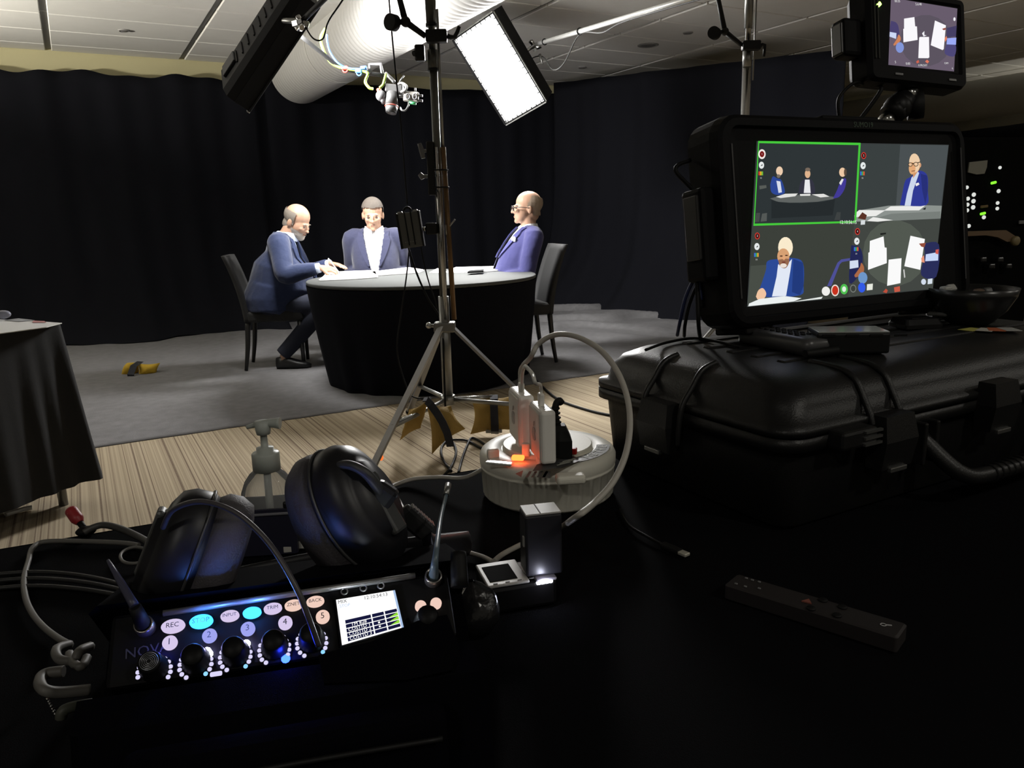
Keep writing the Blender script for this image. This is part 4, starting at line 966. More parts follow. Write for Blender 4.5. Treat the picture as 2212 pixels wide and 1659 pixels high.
leds = [(160, 762), (150, 797), (150, 830), (335, 703), (360, 725), (373, 757), (372, 793), (357, 828), (447, 710), (437, 745), (435, 780), (450, 810), (480, 832), (650, 705), (652, 740), (640, 775), (722, 660), (712, 695), (712, 730), (727, 758), (757, 780),
        (903, 627), (918, 657), (918, 690), (908, 723), (987, 613), (980, 647), (983, 681), (997, 710), (1025, 730), (1145, 555), (1165, 582), (1182, 608), (1183, 642), (1175, 675), (1262, 538), (1243, 568), (1238, 600), (1240, 632), (1258, 662), (1287, 683), (1418, 535), (1433, 563), (1437, 597), (1430, 630)]
lm = None
for k, (x, y) in enumerate(leds + [(613, 806), (886, 755), (1414, 657)] + [(308, 690), (1160, 703)] + [(620, 655), (888, 603), (632, 672)]):
    m_ = LEDW if k < len(leds) else (LEDP if k < len(leds)+3 else (LEDB if k < len(leds)+5 else LEDX))
    q = ML(*crop(x, y), .001); r_ = .00145 if m_ is not LEDX else .0030
    if k >= len(leds)+3 and m_ is LEDB and x > 1000: r_ = .0030
    mb = MB(T(q.x, q.y, .0006)); mb.ball((0, 0, 0), (r_, r_, .0014), 10, 6); mb.build('led', m_, mx_)
    if m_ is LEDW: MB(T(q.x, q.y, 0)).torus((0, 0, .0005), .0019, .0004, n=12, m=5).build('led_bezel', M_KNOB, mx_)
q = ML(*crop(685, 808), .001); MB(T(q.x, q.y, .001)).box((0, 0, 0), (.0075, .003, .002), .0009).build('led_pill', LEDW, mx_)
# words on the panel
M_PRINT = mat('panel_print_grey', (.045, .045, .05), .6)
q = ML(318, 1405, .0003); mb = MB(); text_mb(mb, 'NOVA', .0095, T(q.x, q.y, .0002) @ RZ(R(3)), M_PRINT); mb.build('panel_lettering', None, mx_, fix=False)
mb = MB()
for k, (x, y) in enumerate(((1560, 245), (1690, 222), (1810, 205))):
    q = ML(*crop(x, y), .001); MB(T(q.x, q.y, 0)).torus((0, 0, .001), .0022, .0006, n=14, m=5).build('screw', mat('screw_grey', (.2, .2, .2), .4, metal=.8), mx_)
# screen
SQ = [ML(726, 1297), ML(853, 1276), ML(872, 1356), ML(739, 1395)]
def sq(u, v, z=.0012): # u right, v down
    p = (SQ[0]*(1-u)+SQ[1]*u)*(1-v)+(SQ[3]*(1-u)+SQ[2]*u)*v; return V((p.x, p.y, z))
SW = glow('mixer_screen_white', (1, 1, 1), 1.15); SN = glow('mixer_screen_navy', S(22, 24, 60), 1.0); SG = glow('mixer_screen_green', S(150, 225, 60), 1.0); SK = glow('mixer_screen_black', S(30, 30, 34), 1.0); SBL = glow('mixer_screen_edge', S(170, 195, 230), 1.0)
mb = MB(); mb.use(SK); c_ = sum(SQ, V())/4
mb.rings([[V((c_.x+(p.x-c_.x)*1.06, c_.y+(p.y-c_.y)*1.06, 0)) for p in SQ], [V((c_.x+(p.x-c_.x)*1.06, c_.y+(p.y-c_.y)*1.06, .0008)) for p in SQ]], False)
scr = mb.build('screen', M_PANEL, mx_)
mb = MB(); mb.use(SW); mb.poly([sq(0, 0), sq(.965, 0), sq(.965, 1), sq(0, 1)]); mb.use(SBL); mb.poly([sq(.965, 0), sq(1, 0), sq(1, 1), sq(.965, 1)])
for r_ in range(5):
    v0 = .49+.098*r_; v1 = v0+.080
    for u0, u1 in ((.10, .52), (.54, .735), (.755, .955)):
        mb.use(SN); mb.poly([sq(u0, v0, .0014), sq(u1, v0, .0014), sq(u1, v1, .0014), sq(u0, v1, .0014)])
    if r_ in (1, 2, 3): mb.use(SG); mb.poly([sq(.80, v1, .0016), sq(.955, v0, .0016), sq(.955, v1, .0016)])
    if r_ in (2, 3): mb.use(SW); mb.poly([sq(.615, v0+.02, .0016), sq(.645, v0+.02, .0016), sq(.645, v1-.02, .0016), sq(.615, v1-.02, .0016)])
def stext(txt, u, v, sz, mt_):
    a, b = sq(u, v, .0017), sq(u+.1, v, .0017); text_mb(mb, txt, sz, frame(a, b-a, sq(u, v-.1, .0017)-a), mt_)
stext('MIX', .10, .07, .0036, SK); stext('12:10:54:13', .66, .08, .0036, SK); stext('STOP', .13, .17, .003, SBL)
for r_, tx_ in enumerate(('TM 828', 'COS11D 1', 'COS11D 2', 'COS11D 3')): stext(tx_, .31, .625+.098*r_, .0034, SW)
mb.build('screen_picture', None, scr, fix=False)
# bag
bz = DT-MP.z
bag_pts = []
nb = V((-math.cos(el_), math.sin(el_))); vv = V((math.sin(el_), math.cos(el_)))          # in (away, up)
Pb, Pt = vv*vb, vv*vt
prof = [V((Pb.x-.045, bz)), V((Pb.x-.028, Pb.y-.012)), Pb+nb*.004-vv*.006, Pb-nb*.054-vv*.004, Pt-nb*.054+vv*.004, Pt+vv*.007+nb*.001, V((Pt.x+.075, Pt.y-.012)), V((Pt.x+.10, bz))]
BF = frame(MP, MU, -MH)    # x right, y away, z up
bag = thing('mixer_bag', 'black fabric sound bag holding the field mixer', 'bag', BF)
mb = MB()
rs = []
for u, k in ((-.128, .93), (-.122, 1.0), (.0, 1.0), (.122, 1.0), (.128, .93)):
    c = V((.03, bz*.5)); rs.append([V((u, c.x+(p.x-c.x)*k, (c.y+(p.y-c.y)*k) if p.y > bz+.001 else bz)) for p in prof])
mb.rings(rs, False)
M_BAGF = mat('black_cordura', (.0025, .0025, .0038), 1.0, spec=.03, bump=.3, bscale=1500)
mb.build('shell', M_BAGF, bag)
fp = [ML(x, y, .013) for x, y in ((688, 1418), (735, 1404), (800, 1389), (866, 1361), (900, 1344), (965, 1330), (992, 1400), (975, 1450), (880, 1470), (700, 1478))]
_bi = BF.inverted() @ MF
mb = MB(_bi); mb.rings([[V((p.x, p.y, .010)) for p in fp], [V((p.x, p.y, .0155)) for p in fp]], False); mb.build('front_flap', M_BAGF, bag)
MB().box((.0, Pb.x-.052, bz*.62), (.19, .022, -bz*.68), .009, seg=3).build('front_pocket', M_BAGF, bag)
mb = MB(); mb.tube([(-.09, Pb.x-.067, bz*.42), (0, Pb.x-.068, bz*.40), (.09, Pb.x-.067, bz*.42)], .0018, n=6); mb.build('zip', M_BLACKMETAL, bag)
# connectors and aerials on the mixer
M_CONN = mat('connector_nickel', (.32, .30, .28), .3, metal=.9)
def connector(px, py, name='socket'):
    q = ML(px, py, .004); mb = MB(T(q.x, q.y, 0)); mb.lathe([(.0062, -.008), (.0062, .007), (.0052, .0085), (.0050, .003), (.001, .003)], 20); return q, mb.build(name, M_CONN, mx_)
q, _ = connector(312, 1352)
a0_ = V((q.x, q.y, .006)); a1_ = MF.inverted() @ atd(291, 1310, .495); a2_ = MF.inverted() @ atd(233, 1210, .515)
mb = MB(); mb.tube([a0_, a1_], [.0050, .0038], n=12, k=1); mb.build('aerial_base', M_RUBBER, mx_)
mb = MB(); mb.tube([a1_, (a1_+a2_)/2, a2_], [.0030, .0024, .0010], n=10, k=3); mb.build('aerial', mat('aerial_grey', (.045, .045, .075), .4), mx_)
q, _ = connector(936, 1247)
pa = [V((q.x, q.y, .004)), MF.inverted() @ atd(941, 1200, .54), MF.inverted() @ atd(952, 1120, .60), MF.inverted() @ atd(964, 1070, .64), MF.inverted() @ atd(968, 1048, .65)]
mb = MB(); mb.tube(pa, [.0040, .0022, .0016, .0015, .0014], n=8, k=5); mb.build('aerial', mat('teal_grey_aerial', (.10, .14, .17), .35), mx_)
mb = MB(); mb.cyl(pa[-2], pa[-1]+(pa[-1]-pa[-2])*.1, .0026); mb.build('aerial_tip', M_STEEL, mx_)
wb = atd(993, 1268, .54); wt_ = atd(990, 1193, .55)
o = MB(Matrix.Translation(-wb)).tube([wb, wb+(wt_-wb)*.6, wt_], [.0062, .0060, .0056], n=14, k=2); o.ball(wt_-wb, .0056) if False else None
o = o.build('whip_aerial', M_RUBBER); o.location = wb
tag(o, 'stubby black rubber aerial standing at the right end of the sound bag', 'aerial')
pb = atz(1022, 1345, DT+.02)
mb = MB(); rnd = random.Random(5)
mb.sheet(lambda u, v: V((.026*math.cos(2*math.pi*u)*(1+.2*noise.noise((u*6, v*4, 1)))*math.sin(math.pi*(.06+.9*v)), .024*math.sin(2*math.pi*u)*math.sin(math.pi*(.06+.9*v)), .058*v-.02+.004*noise.noise((u*9, v*9, 3)))), 28, 14)
o = mb.build('cable_pouch', mat('shiny_black_pouch', (.010, .010, .011), .25, bump=.6, bscale=60)); o.location = (pb.x, pb.y, DT+.022)
tag(o, 'crumpled shiny black pouch between the sound bag and the battery charger', 'pouch')

# ================================================================== headphones resting on the bag
M_CUP = mat('headphone_shell', (.008, .008, .010), .42, spec=.35); M_PAD = mat('headphone_pad', (.050, .046, .052), .6, bump=.2, bscale=700); M_SIL = mat('headphone_silver', (.34, .34, .35), .35, metal=.7)
def cup(c, axis, lon, sc_):
    a = axis.normalized(); l = (lon-a*lon.dot(a)).normalized(); return frame(c, l, a.cross(l), a) @ Matrix.Scale(sc_, 4)
cR = atd(752, 1108, .605); cL = atd(424, 1212, .57)
CR = cup(cR, cv(.82, .46, -.42), cv(.50, -.86, 0), 1.06); CL = cup(cL, cv(-.90, .34, -.36), cv(.36, .93, 0), 1.05)
hp_o = (cR+cL)/2; hp_o = V((hp_o.x, hp_o.y, DT))
hp = thing('headphones', 'big black over-ear headphones resting on the sound bag, cups splayed apart', 'headphones', T(hp_o)); HI_ = Matrix.Translation(-hp_o)
for k, M_ in enumerate((CR, CL)):
    f = HI_ @ M_
    mb = MB(f); rs = []
    for r_, z in ((.020, -.010), (.026, -.022), (.034, -.027), (.041, -.024), (.0445, -.015), (.044, -.006), (.040, .0)): rs.append((r_, z))
    mb.lathe(rs, 40, sx=1.18, sy=.78); ep = mb.build('ear_pad', M_PAD, hp)
    mb = MB(f); mb.lathe([(.040, -.002), (.043, .004), (.0425, .016), (.039, .024), (.030, .029), (.026, .030), (.024, .034), (.001, .036)], 40, sx=1.16, sy=.78); cs = mb.build('ear_cup', M_CUP, hp)
    mb = MB(f); mb.torus((0, 0, .004), .0435, .0012, n=40, m=6, sx=1.16, sy=.78, xd=V((1, 0, 0))); mb.build('trim_ring', mat('dark_trim', (.06, .06, .062), .4, metal=.5), cs)
    mb = MB(f); mb.box((.006, 0, .033), (.048, .016, .006), .0025); mb.build('badge_plate', mat('cup_grey', (.045, .047, .047), .4), cs)
# slider arms and headband (behind and below the bag)
r1, r2 = atd(868, 1105, .625), atd(920, 1150, .645)
l1, l2 = atd(352, 1205, .585), atd(318, 1250, .61)
for (p, q_), nm in (((r1, r2), 1), ((l1, l2), 2)):
    d = (q_-p); x_ = d.normalized(); y_ = cv(.3, .7, -.3) if nm == 1 else cv(-.3, .7, -.3)
    fr = HI_ @ frame((p+q_)/2, x_, y_)
    MB(fr).box((0, 0, 0), (d.length*1.1, .017, .0075), .003).build('slider_arm', mat('slider_dark', (.030, .031, .032), .4), hp)
    mb = MB(fr)
    for k in range(8): mb.box((-.4*d.length+.8*d.length*k/7, .0092, 0), (.0022, .0022, .006))
    tag(mb.build('slider_notches', M_SIL, hp), None, None, kind='stuff')
bpts = [r2, atd(938, 1185, .675), V((.325, .70, DT+.030)), V((.23, .755, DT+.018)), V((.10, .77, DT+.017)), V((.02, .74, DT+.022)), atd(322, 1262, .65), l2]
mb = MB(HI_); P_ = smoothpts(bpts, 8); rs = []
for i, p in enumerate(P_):
    d = (P_[min(i+1, len(P_)-1)]-P_[max(i-1, 0)]).normalized(); s = d.cross(Z).normalized()
    rs.append([p+s*(.0045*math.cos(a))+Z*(.014*math.sin(a)) for a in [2*math.pi*k/10 for k in range(10)]])
mb.rings(rs, True); mb.build('headband', M_CUP, hp)
_g = mat('yoke_grey', (.030, .031, .032), .5)
mb = MB(HI_); mb.tube([atd(716, 1010, .585), atd(752, 1004, .577), atd(790, 1022, .575), atd(818, 1056, .583), atd(838, 1084, .596)], [.0030, .0036, .0040, .0044, .0042], n=10); mb.build('yoke', _g, hp)
MB(HI_).box(atd(826, 1072, .588), (.019, .012, .022), .004, rot=(RZ(-YAW) @ RY(R(38))).to_3x3()).build('pivot_block', M_CUP, hp)
mb = MB(HI_); mb.tube([atd(335, 1262, .575), atd(340, 1232, .575), atd(352, 1216, .575)], .0075, n=8); mb.build('hinge', mat('pale_hinge', (.30, .28, .22), .4), hp)
wire('headphone_cable', 'thin black headphone cable arching over the left ear cup down to the mixer knobs', [atd(352, 1140, .53), atd(370, 1105, .52), atd(410, 1086, .51), atd(455, 1086, .505), atd(510, 1108, .50), atd(560, 1150, .495), atd(600, 1200, .49), atd(640, 1270, .485), atd(665, 1330, .485), atd(688, 1395, .49)], .0019, mat('headphone_cable', (.05, .045, .05), .4), 'cable')

# ================================================================== things standing behind the bag
sbp = atz(592, 1172, DT)
def BP(x, y): return atplane(x, y, sbp, F0)
bt_ = thing('sanitizer_bottle', 'clear pump bottle of hand sanitizer standing behind the headphones', 'bottle', T(sbp.x, sbp.y, DT))
zz = lambda y: BP(592, y).z-DT
kpx = (BP(600, 1050)-BP(590, 1050)).length/10
gm = bpy.data.materials.new('clear_gel_plastic'); gm.use_nodes = True; g_ = gm.node_tree.nodes['Principled BSDF']
g_.inputs['Base Color'].default_value = (.88, .90, .90, 1); g_.inputs['Transmission Weight'].default_value = .80; g_.inputs['Roughness'].default_value = .04; g_.inputs['IOR'].default_value = 1.16
mb = MB(); mb.lathe([(.03, 0), (58*kpx, .002), (62*kpx, .008), (62*kpx, zz(1088)), (59*kpx, zz(1060)), (50*kpx, zz(1038)), (38*kpx, zz(1022)), (29*kpx, zz(1015)), (27*kpx, zz(1012))], 40, sy=.72, mm=RZ(-YAW)); mb.build('bottle_body', gm, bt_)
M_PUMP = mat('grey_pump_plastic', (.42, .45, .42), .45)
mb = MB(); mb.lathe([(29*kpx, zz(1014)), (29*kpx, zz(979)), (27*kpx, zz(976)), (18*kpx, zz(975)), (18*kpx, zz(966)), (8*kpx, zz(965)), (7*kpx, zz(938)), (14*kpx, zz(937)), (16*kpx, zz(928)), (17*kpx, zz(909)), (1*kpx, zz(908))], 28); mb.build('pump_cap', M_PUMP, bt_)
I = Matrix.Translation((-sbp.x, -sbp.y, -DT))
mb = MB(I); mb.tube([BP(605, 914), BP(575, 914), BP(555, 917), BP(533, 923)], [13*kpx, 8*kpx, 6*kpx, 4*kpx], n=12, k=4); mb.build('pump_spout', M_PUMP, bt_)
mb = MB(); mb.cyl((0, 0, .02), (0, 0, zz(1012)), .004); mb.build('dip_tube', M_PUMP, bt_)
# pale carton and dark box
p = atz(652, 1188, DT)
fr = frame(V((p.x, p.y, DT)), R0*math.cos(.12)+F0*math.sin(.12), F0*math.cos(.12)-R0*math.sin(.12), Z)
t = thing('small_carton', 'small pale carton with a dark stripe between the dark box and the right ear cup', 'box', fr)
MB().box((.004, .015, .026), (.040, .03, .052), .002, seg=1).build('carton', mat('pale_card', (.46, .45, .41), .7), t)
MB().box((.004, -.0008, .016), (.041, .002, .006)).build('stripe', mat('dark_stripe', (.05, .06, .07), .6), t)
MB().box((-.014, -.004, .006), (.012, .012, .010), .002).build('tab', mat('pale_card', (.46, .45, .41), .7), t)
p = atz(572, 1200, DT); fr = frame(V((p.x, p.y, DT)), R0*math.cos(.10)+F0*math.sin(.10), F0*math.cos(.10)-R0*math.sin(.10), Z)
t = thing('dark_box', 'open dark plastic box behind the headphones in front of the pump bottle', 'box', fr)
M_DBOX = mat('dark_blue_box', (.014, .014, .028), .45)
bw, bd, bh2 = .072, .045, .056
for c_, d_ in (((0, 0, bh2/2), (bw, .003, bh2)), ((0, bd, bh2/2), (bw, .003, bh2)), ((-bw/2, bd/2, bh2/2), (.003, bd, bh2)), ((bw/2, bd/2, bh2/2), (.003, bd, bh2)), ((0, bd/2, .002), (bw, bd, .004))): MB().box(c_, d_, .001, seg=1).build('panel', M_DBOX, t)
MB().box((.0, -.002, bh2-.006), (bw*.98, .003, .003), .0008, seg=1).build('front_lip', mat('lip_grey', (.16, .16, .18), .4), t)
MB().box((bw*.42, .001, bh2+.003), (.010, .006, .008), .002).build('catch', M_BLACKPLASTIC, t)

# light given off by the blue and white mixer lamps
def lamp(nm, p, e, col, r=.003):
    ld = bpy.data.lights.new(nm, 'POINT'); ld.energy = e; ld.color = col; ld.shadow_soft_size = r
    o = bpy.data.objects.new(nm, ld); COL.objects.link(o); o.location = p
for nm, px, py, e, col in (('stop_button_lamp', 434, 1341, .05, (.08, .25, 1)), ('menu_button_lamp', 544, 1322, .04, (.08, .25, 1)), ('blue_led_lamp', 617, 1422, .03, (.02, .04, 1)), ('ring_led_lamp', 446, 1408, .03, (.45, .4, 1)), ('ring_led_lamp', 531, 1391, .03, (.45, .4, 1)), ('ring_led_lamp', 347, 1418, .02, (.1, .1, 1)), ('screen_lamp', 800, 1336, .05, (.85, .92, 1))):
    q = ML(px, py); lamp(nm, MF @ V((q.x, q.y, .009)), e, col)
# ================================================================== cable reel with chargers
RC = V((.528, .858, DT)); RR = .0925
zt_ = .064
reel = thing('cable_reel', 'round ribbed white extension cable reel standing on the desk', 'cable reel', T(RC) @ RZ(-YAW-R(10)))
M_REEL = mat('off_white_reel', (.74, .72, .63), .5, bump=.05, bscale=300)
N = 144; rs = []
for z, r_, rib in ((0.0, RR*.93, 0), (.004, RR*.965, 1), (.040, RR*.985, 1), (.0405, RR*.992, 0), (.043, RR*.992, 0), (.0435, RR*.985, 0), (.046, RR*1.0, 0), (.056, RR*1.0, 0), (.061, RR*.975, 0), (zt_, RR*.93, 0), (zt_+.001, RR*.70, 0), (zt_-.001, RR*.68, 0)):
    rs.append([V(((r_-(.0018*(k % 4 < 1) if rib else 0))*math.cos(2*math.pi*k/N), (r_-(.0018*(k % 4 < 1) if rib else 0))*math.sin(2*math.pi*k/N), z)) for k in range(N)])
mb = MB(); mb.rings(rs, True); mb.build('drum', M_REEL, reel)
MB().lathe([(RR*.66, zt_-.004), (RR*.66, zt_+.004), (RR*.645, zt_+.0055), (.001, zt_+.0055)], 64, smooth=False).build('socket_plate', M_REEL, reel)
RM = reel.matrix_world.inverted()
def RT_(px, py, z=None): return RM @ atz(px, py, DT+(zt_+.0058 if z is None else z))
M_RLAB = mat('grey_reel_print', (.085, .085, .08), .6); M_RINK = mat('pale_reel_ink', (.42, .42, .37), .6)
# arc label 5 METRE on the rim, right hand side
aL = [math.atan2(*(lambda p: (p.y, p.x))(RT_(x, y, zt_))) for x, y in ((1283, 1015), (1312, 962), (1290, 985))]
ac = aL[2]
mb = MB(); mb.use(M_RLAB); n = 20; a0, a1 = ac-.62, ac+.62
for k in range(n):
    p = [V((r_*math.cos(a), r_*math.sin(a), zt_+.0016)) for r_, a in ((RR*.72, a0+(a1-a0)*k/n), (RR*.915, a0+(a1-a0)*k/n), (RR*.915, a0+(a1-a0)*(k+1)/n), (RR*.72, a0+(a1-a0)*(k+1)/n))]; mb.poly(p)
for k, ch in enumerate('5 METRE'):
    a = ac-.50+.165*k; rad = V((math.cos(a), math.sin(a), 0)); tan = V((-math.sin(a), math.cos(a), 0))
    if ch != ' ': text_mb(mb, ch, .0175, frame(rad*(RR*.815)+V((0, 0, zt_+.0020)), tan, -rad, V((0, 0, 1))), M_RINK)
mb.build('length_label', None, reel, fix=False)
# arrow mark on the rim, front
pa_ = [RT_(x, y, zt_+.0016) for x, y in ((1113, 1023), (1130, 1016), (1126, 1031))]
mb = MB(); mb.use(M_RLAB); mb.poly(pa_)
for k in range(4):
    x = 1135+12*k; mb.poly([RT_(xx, yy, zt_+.0016) for xx, yy in ((x, 1031), (x+6, 1031), (x+14, 1018), (x+8, 1018))])
mb.poly([RT_(xx, yy, zt_+.0016) for xx, yy in ((1169, 1032), (1189, 1033), (1189, 1019), (1179, 1018))])
mb.build('winding_arrow', None, reel, fix=False)
p = RT_(1079, 1002, zt_+.001); MB(T(p) @ RZ(.0)).box((0, 0, .001), (.036, .010, .003), .001, rot=RZ(R(-12)).to_3x3(), seg=1).build('embossed_badge', mat('badge_shine', (.55, .55, .5), .25), reel)
p = RT_(1232, 1030, zt_-.004); MB(T(p)).box((0, 0, -.002), (.036, .020, .011), .004, rot=RZ(R(15)).to_3x3(), seg=3).build('finger_grip', M_REEL, reel)
p = RT_(1065, 980, zt_+.004); MB(T(p)).box((0, 0, 0), (.016, .009, .014), .003, rot=RZ(.4).to_3x3(), seg=2).build('cable_guide', M_REEL, reel)
MB().lathe([(.001, 0), (RR*.5, 0), (RR*.5, .001)], 24, mm=T(0, 0, zt_+.0052)).build('rating_label', mat('dark_rating_label', (.06, .06, .06), .5), reel) if False else None
q_ = [RT_(x, y) for x, y in ((1150, 1018), (1215, 1010), (1258, 992), (1238, 985), (1214, 990), (1160, 1003))]
mb = MB(); mb.use(mat('dark_rating_label', (.05, .05, .05), .45)); mb.poly(q_)
for k in range(3):
    a, b = RT_(1203+6*k, 1005-4*k, zt_+.0062), RT_(1232+6*k, 998-4*k, zt_+.0062); sd = (b-a).normalized().cross(Z)*.0012; mb.use(M_RINK); mb.poly([a+sd, b+sd, b-sd, a-sd])
mb.build('rating_label', None, reel, fix=False)
p = RT_(1239, 979); MB(T(p)).box((0, 0, .003), (.009, .009, .008), .0015).build('reset_button', mat('red_button', (.45, .02, .015), .3), reel)
p = RT_(1119, 992); MB(T(p)).box((0, 0, .002), (.016, .010, .006), .002).build('neon_switch', glow('neon_red', (1.0, .09, .015), 7.0), reel)
p2_ = RT_(1136, 984); MB(T(p2_)).box((0, 0, .008), (.010, .006, .018), .002).build('plug_collar', M_REEL, reel)
# chargers
def charger(label, bl, br, h, w_, dpt):
    a = atz(*bl, DT+zt_+.012); b = atz(*br, DT+zt_+.012); x = (b-a).normalized()
    return a, b, x
def brick(label, px, py, pxr, pyr, dep, w_, h, lift):
    p = atz(px, py, DT+lift); p = V((p.x, p.y, DT+lift)); q = atz(pxr, pyr, DT+lift); x = R0*math.cos(R(12))+F0*math.sin(R(12)); y = Z.cross(x)
    f = frame(p, x, y, Z); t = thing('usb_charger', label, 'charger', f, 'white chargers on the reel')
    MB().box((dep/2, w_/2, h/2), (dep, w_, h), .0045, seg=3).build('case', M_WHITEPL, t)
    MB().box((-.0003, w_/2, h/2), (.0016, w_*.86, h*.86), .0005, seg=1).build('face_inset', mat('charger_face', (.62, .60, .55), .35), t)
    # fruit-shaped emblem in grey
    mb = MB(frame(V((-.0013, w_/2, h*.48)), V((0, -1, 0)), V((0, 0, 1))))
    mb.prism([(.0085*math.cos(a)*(1-.12*math.cos(a-1.57)**8)+(-.004*max(0, math.cos(a))**12 if True else 0), .0095*math.sin(a)*(1-.10*abs(math.sin(a))**10)) for a in [2*math.pi*k/28 for k in range(28)]], .0006)
    mb.prism([(.0005+.0036*math.cos(a)*.6+.0018*math.sin(a), .0135+.0036*math.sin(a)) for a in [2*math.pi*k/10 for k in range(10)]], .0006)
    mb.build('emblem', mat('emblem_grey', (.33, .32, .30), .4), t)
    return t, f
lift = zt_+.007
chA, fA = brick('front white charger brick plugged upright into the cable reel', 1170, 1006, 1190, 1008, .0195, .062, .068, lift)
chB, fB = brick('rear white charger brick on the reel, tinted red by the neon light', 1124, 968, 1150, 966, .0205, .066, .069, lift+.004)
for f, t, y, zh in ((fA, chA, .036, .068), (fB, chB, .030, .066)):
    MB().box((.0098, y, zh+.007), (.007, .012, .016), .002).build('usb_plug', M_WHITEPL, t)
    MB().box((.0098, y-.016, zh-.0002), (.006, .014, .0012), .0004, seg=1).build('port_glint', mat('port_silver', (.5, .5, .5), .25, metal=1), t)
    MB().box((.0098, .033, -.006), (.014, .02, .012), .002).build('pin_block', M_WHITEPL, t)
plgA = fA @ V((.0098, .036, .068+.014)); plgB = fB @ V((.0098, .030, .066+.014))
# black plug
p = atz(1209, 982, DT+lift); t = thing('black_plug', 'angular black mains plug standing in the reel behind the front charger', 'plug', frame(V((p.x, p.y, DT+lift)), R0, F0, Z))
mb = MB(); mb.rings([[V((sx*w2, sy*d2, z)) for sx, sy in ((-1, -1), (1, -1), (1, 1), (-1, 1))] for z, w2, d2 in ((0, .015, .016), (.022, .015, .016), (.034, .010, .012), (.040, .007, .008))], False); mb.build('body', M_RUBBER, t)
mb = MB(); mb.tube([(-.002, 0, .038), (-.005, .002, .052), (-.004, .004, .064), (.000, .006, .070), (.004, .008, .066)], .0045, n=10); mb.build('cord_tail', M_RUBBER, t)
mb = MB()
for k in range(4): mb.torus((-.0035-.0006*k, .001, .043+.006*k), .0052, .0014, n=14, m=5)
tag(mb.build('strain_relief', M_RUBBER, t), None, None, kind='stuff')
# white cables
wire('white_power_cable', 'thick white cable arching high over the chargers and down to the desk', [plgB-Z*.012, plgB+Z*.018, atd(1146, 772, .90), atd(1162, 744, .89), atd(1190, 726, .88), atd(1220, 722, .86), atd(1258, 732, .84), atd(1298, 757, .81), atd(1332, 800, .78), atd(1354, 855, .76), atd(1361, 915, .74), atd(1352, 980, .72), atd(1325, 1040, .70), atd(1285, 1085, .685), atd(1240, 1120, .672), atz(1205, 1142, DT+.006), atz(1150, 1165, DT+.004), atz(1090, 1195, DT+.004), atz(1068, 1212, DT+.004)], .0031, M_GREYCABLE)
wire('white_usb_cable', 'thin white cable from the front charger bending over behind the rear charger', [plgA-Z*.012, plgA+Z*.010, atd(1157, 828, .80), atd(1150, 808, .81), atd(1139, 795, .82), atd(1134, 792, .83), atd(1130, 800, .93), atd(1128, 815, .98), atd(1127, 850, 1.02)], .0022, mat('white_thin_cable', (.55, .54, .50), .45))
wire('white_reel_cable', 'pale cable leaving the reel to the left along the far edge of the desk', [RC+(atz(1042, 1030, DT)-RC).normalized()*RR*.96+Z*.03, atz(1010, 1030, DT+.02), atz(950, 1031, DT+.012), atz(900, 1034, DT+.006), atz(868, 1042, DT+.003), atz(842, 1056, DT+.004), atz(860, 1080, DT+.004), atz(880, 1120, DT+.004)], .0030, M_GREYCABLE)
wire('white_desk_cable', 'pale cable lying on the desk left of the battery charger', [atz(1063, 1213, DT+.004), atz(1040, 1202, DT+.004), atz(1000, 1192, DT+.004), atz(960, 1193, DT+.004), atz(930, 1200, DT+.004), atz(890, 1215, DT+.004)], .0028, M_GREYCABLE)

# ================================================================== battery charger
bq_ = [atz(1020, 1216, DT+.030), atz(1054, 1268, DT+.030), atz(1204, 1244, DT+.030)]
bx_ = (bq_[2]-bq_[1]); bl_ = bx_.length; bx_.normalize(); by_ = Z.cross(bx_)
f = frame(V((bq_[1].x, bq_[1].y, DT)), bx_, by_, Z)
bl_ *= 1.0
bc_ = thing('battery_charger', 'battery charger with a white top, four white lamps and one empty black slot', 'battery charger', f)
bdp = (bq_[0]-bq_[1]).length*.92
MB().box((bl_*.5, bdp/2, .0135), (bl_, bdp, .027), .004).build('base', M_BLACKPLASTIC, bc_)
mb = MB(); mb.box((bl_*.30, bdp/2, .0285), (bl_*.60, bdp*.98, .003), .0012); mb.build('top_plate', mat('charger_top_white', (.42, .41, .39), .45), bc_)
MB().box((bl_*.26, bdp*.49, .0298), (bl_*.40, bdp*.66, .0014), .0004, seg=1).build('empty_slot', mat('slot_black', (.003, .003, .003), .9, spec=.05), bc_)
mb = MB()
for k in range(4): mb.box((bl_*.12+.012*k, bdp*.07, .0302), (.004, .0015, .0006))
tag(mb.build('slot_marks', M_RLAB, bc_), None, None, kind='stuff')
for k in range(4):
    MB(T(bl_*.72+bl_*.058*k, -.0006, .0262)).box((0, 0, 0), (.0042, .0035, .0032), .001).build('lamp', glow('lamp_white', (.86, .88, 1.0), 11.0), bc_)
lamp('charger_lamp', f @ V((bl_*.8, -.004, .030)), .02, (.8, .82, 1))
MB().box((bl_*.84, .010, .028), (bl_*.30, .022, .003), .001).build('lamp_plate', mat('lamp_plate', (.16, .15, .17), .4), bc_)
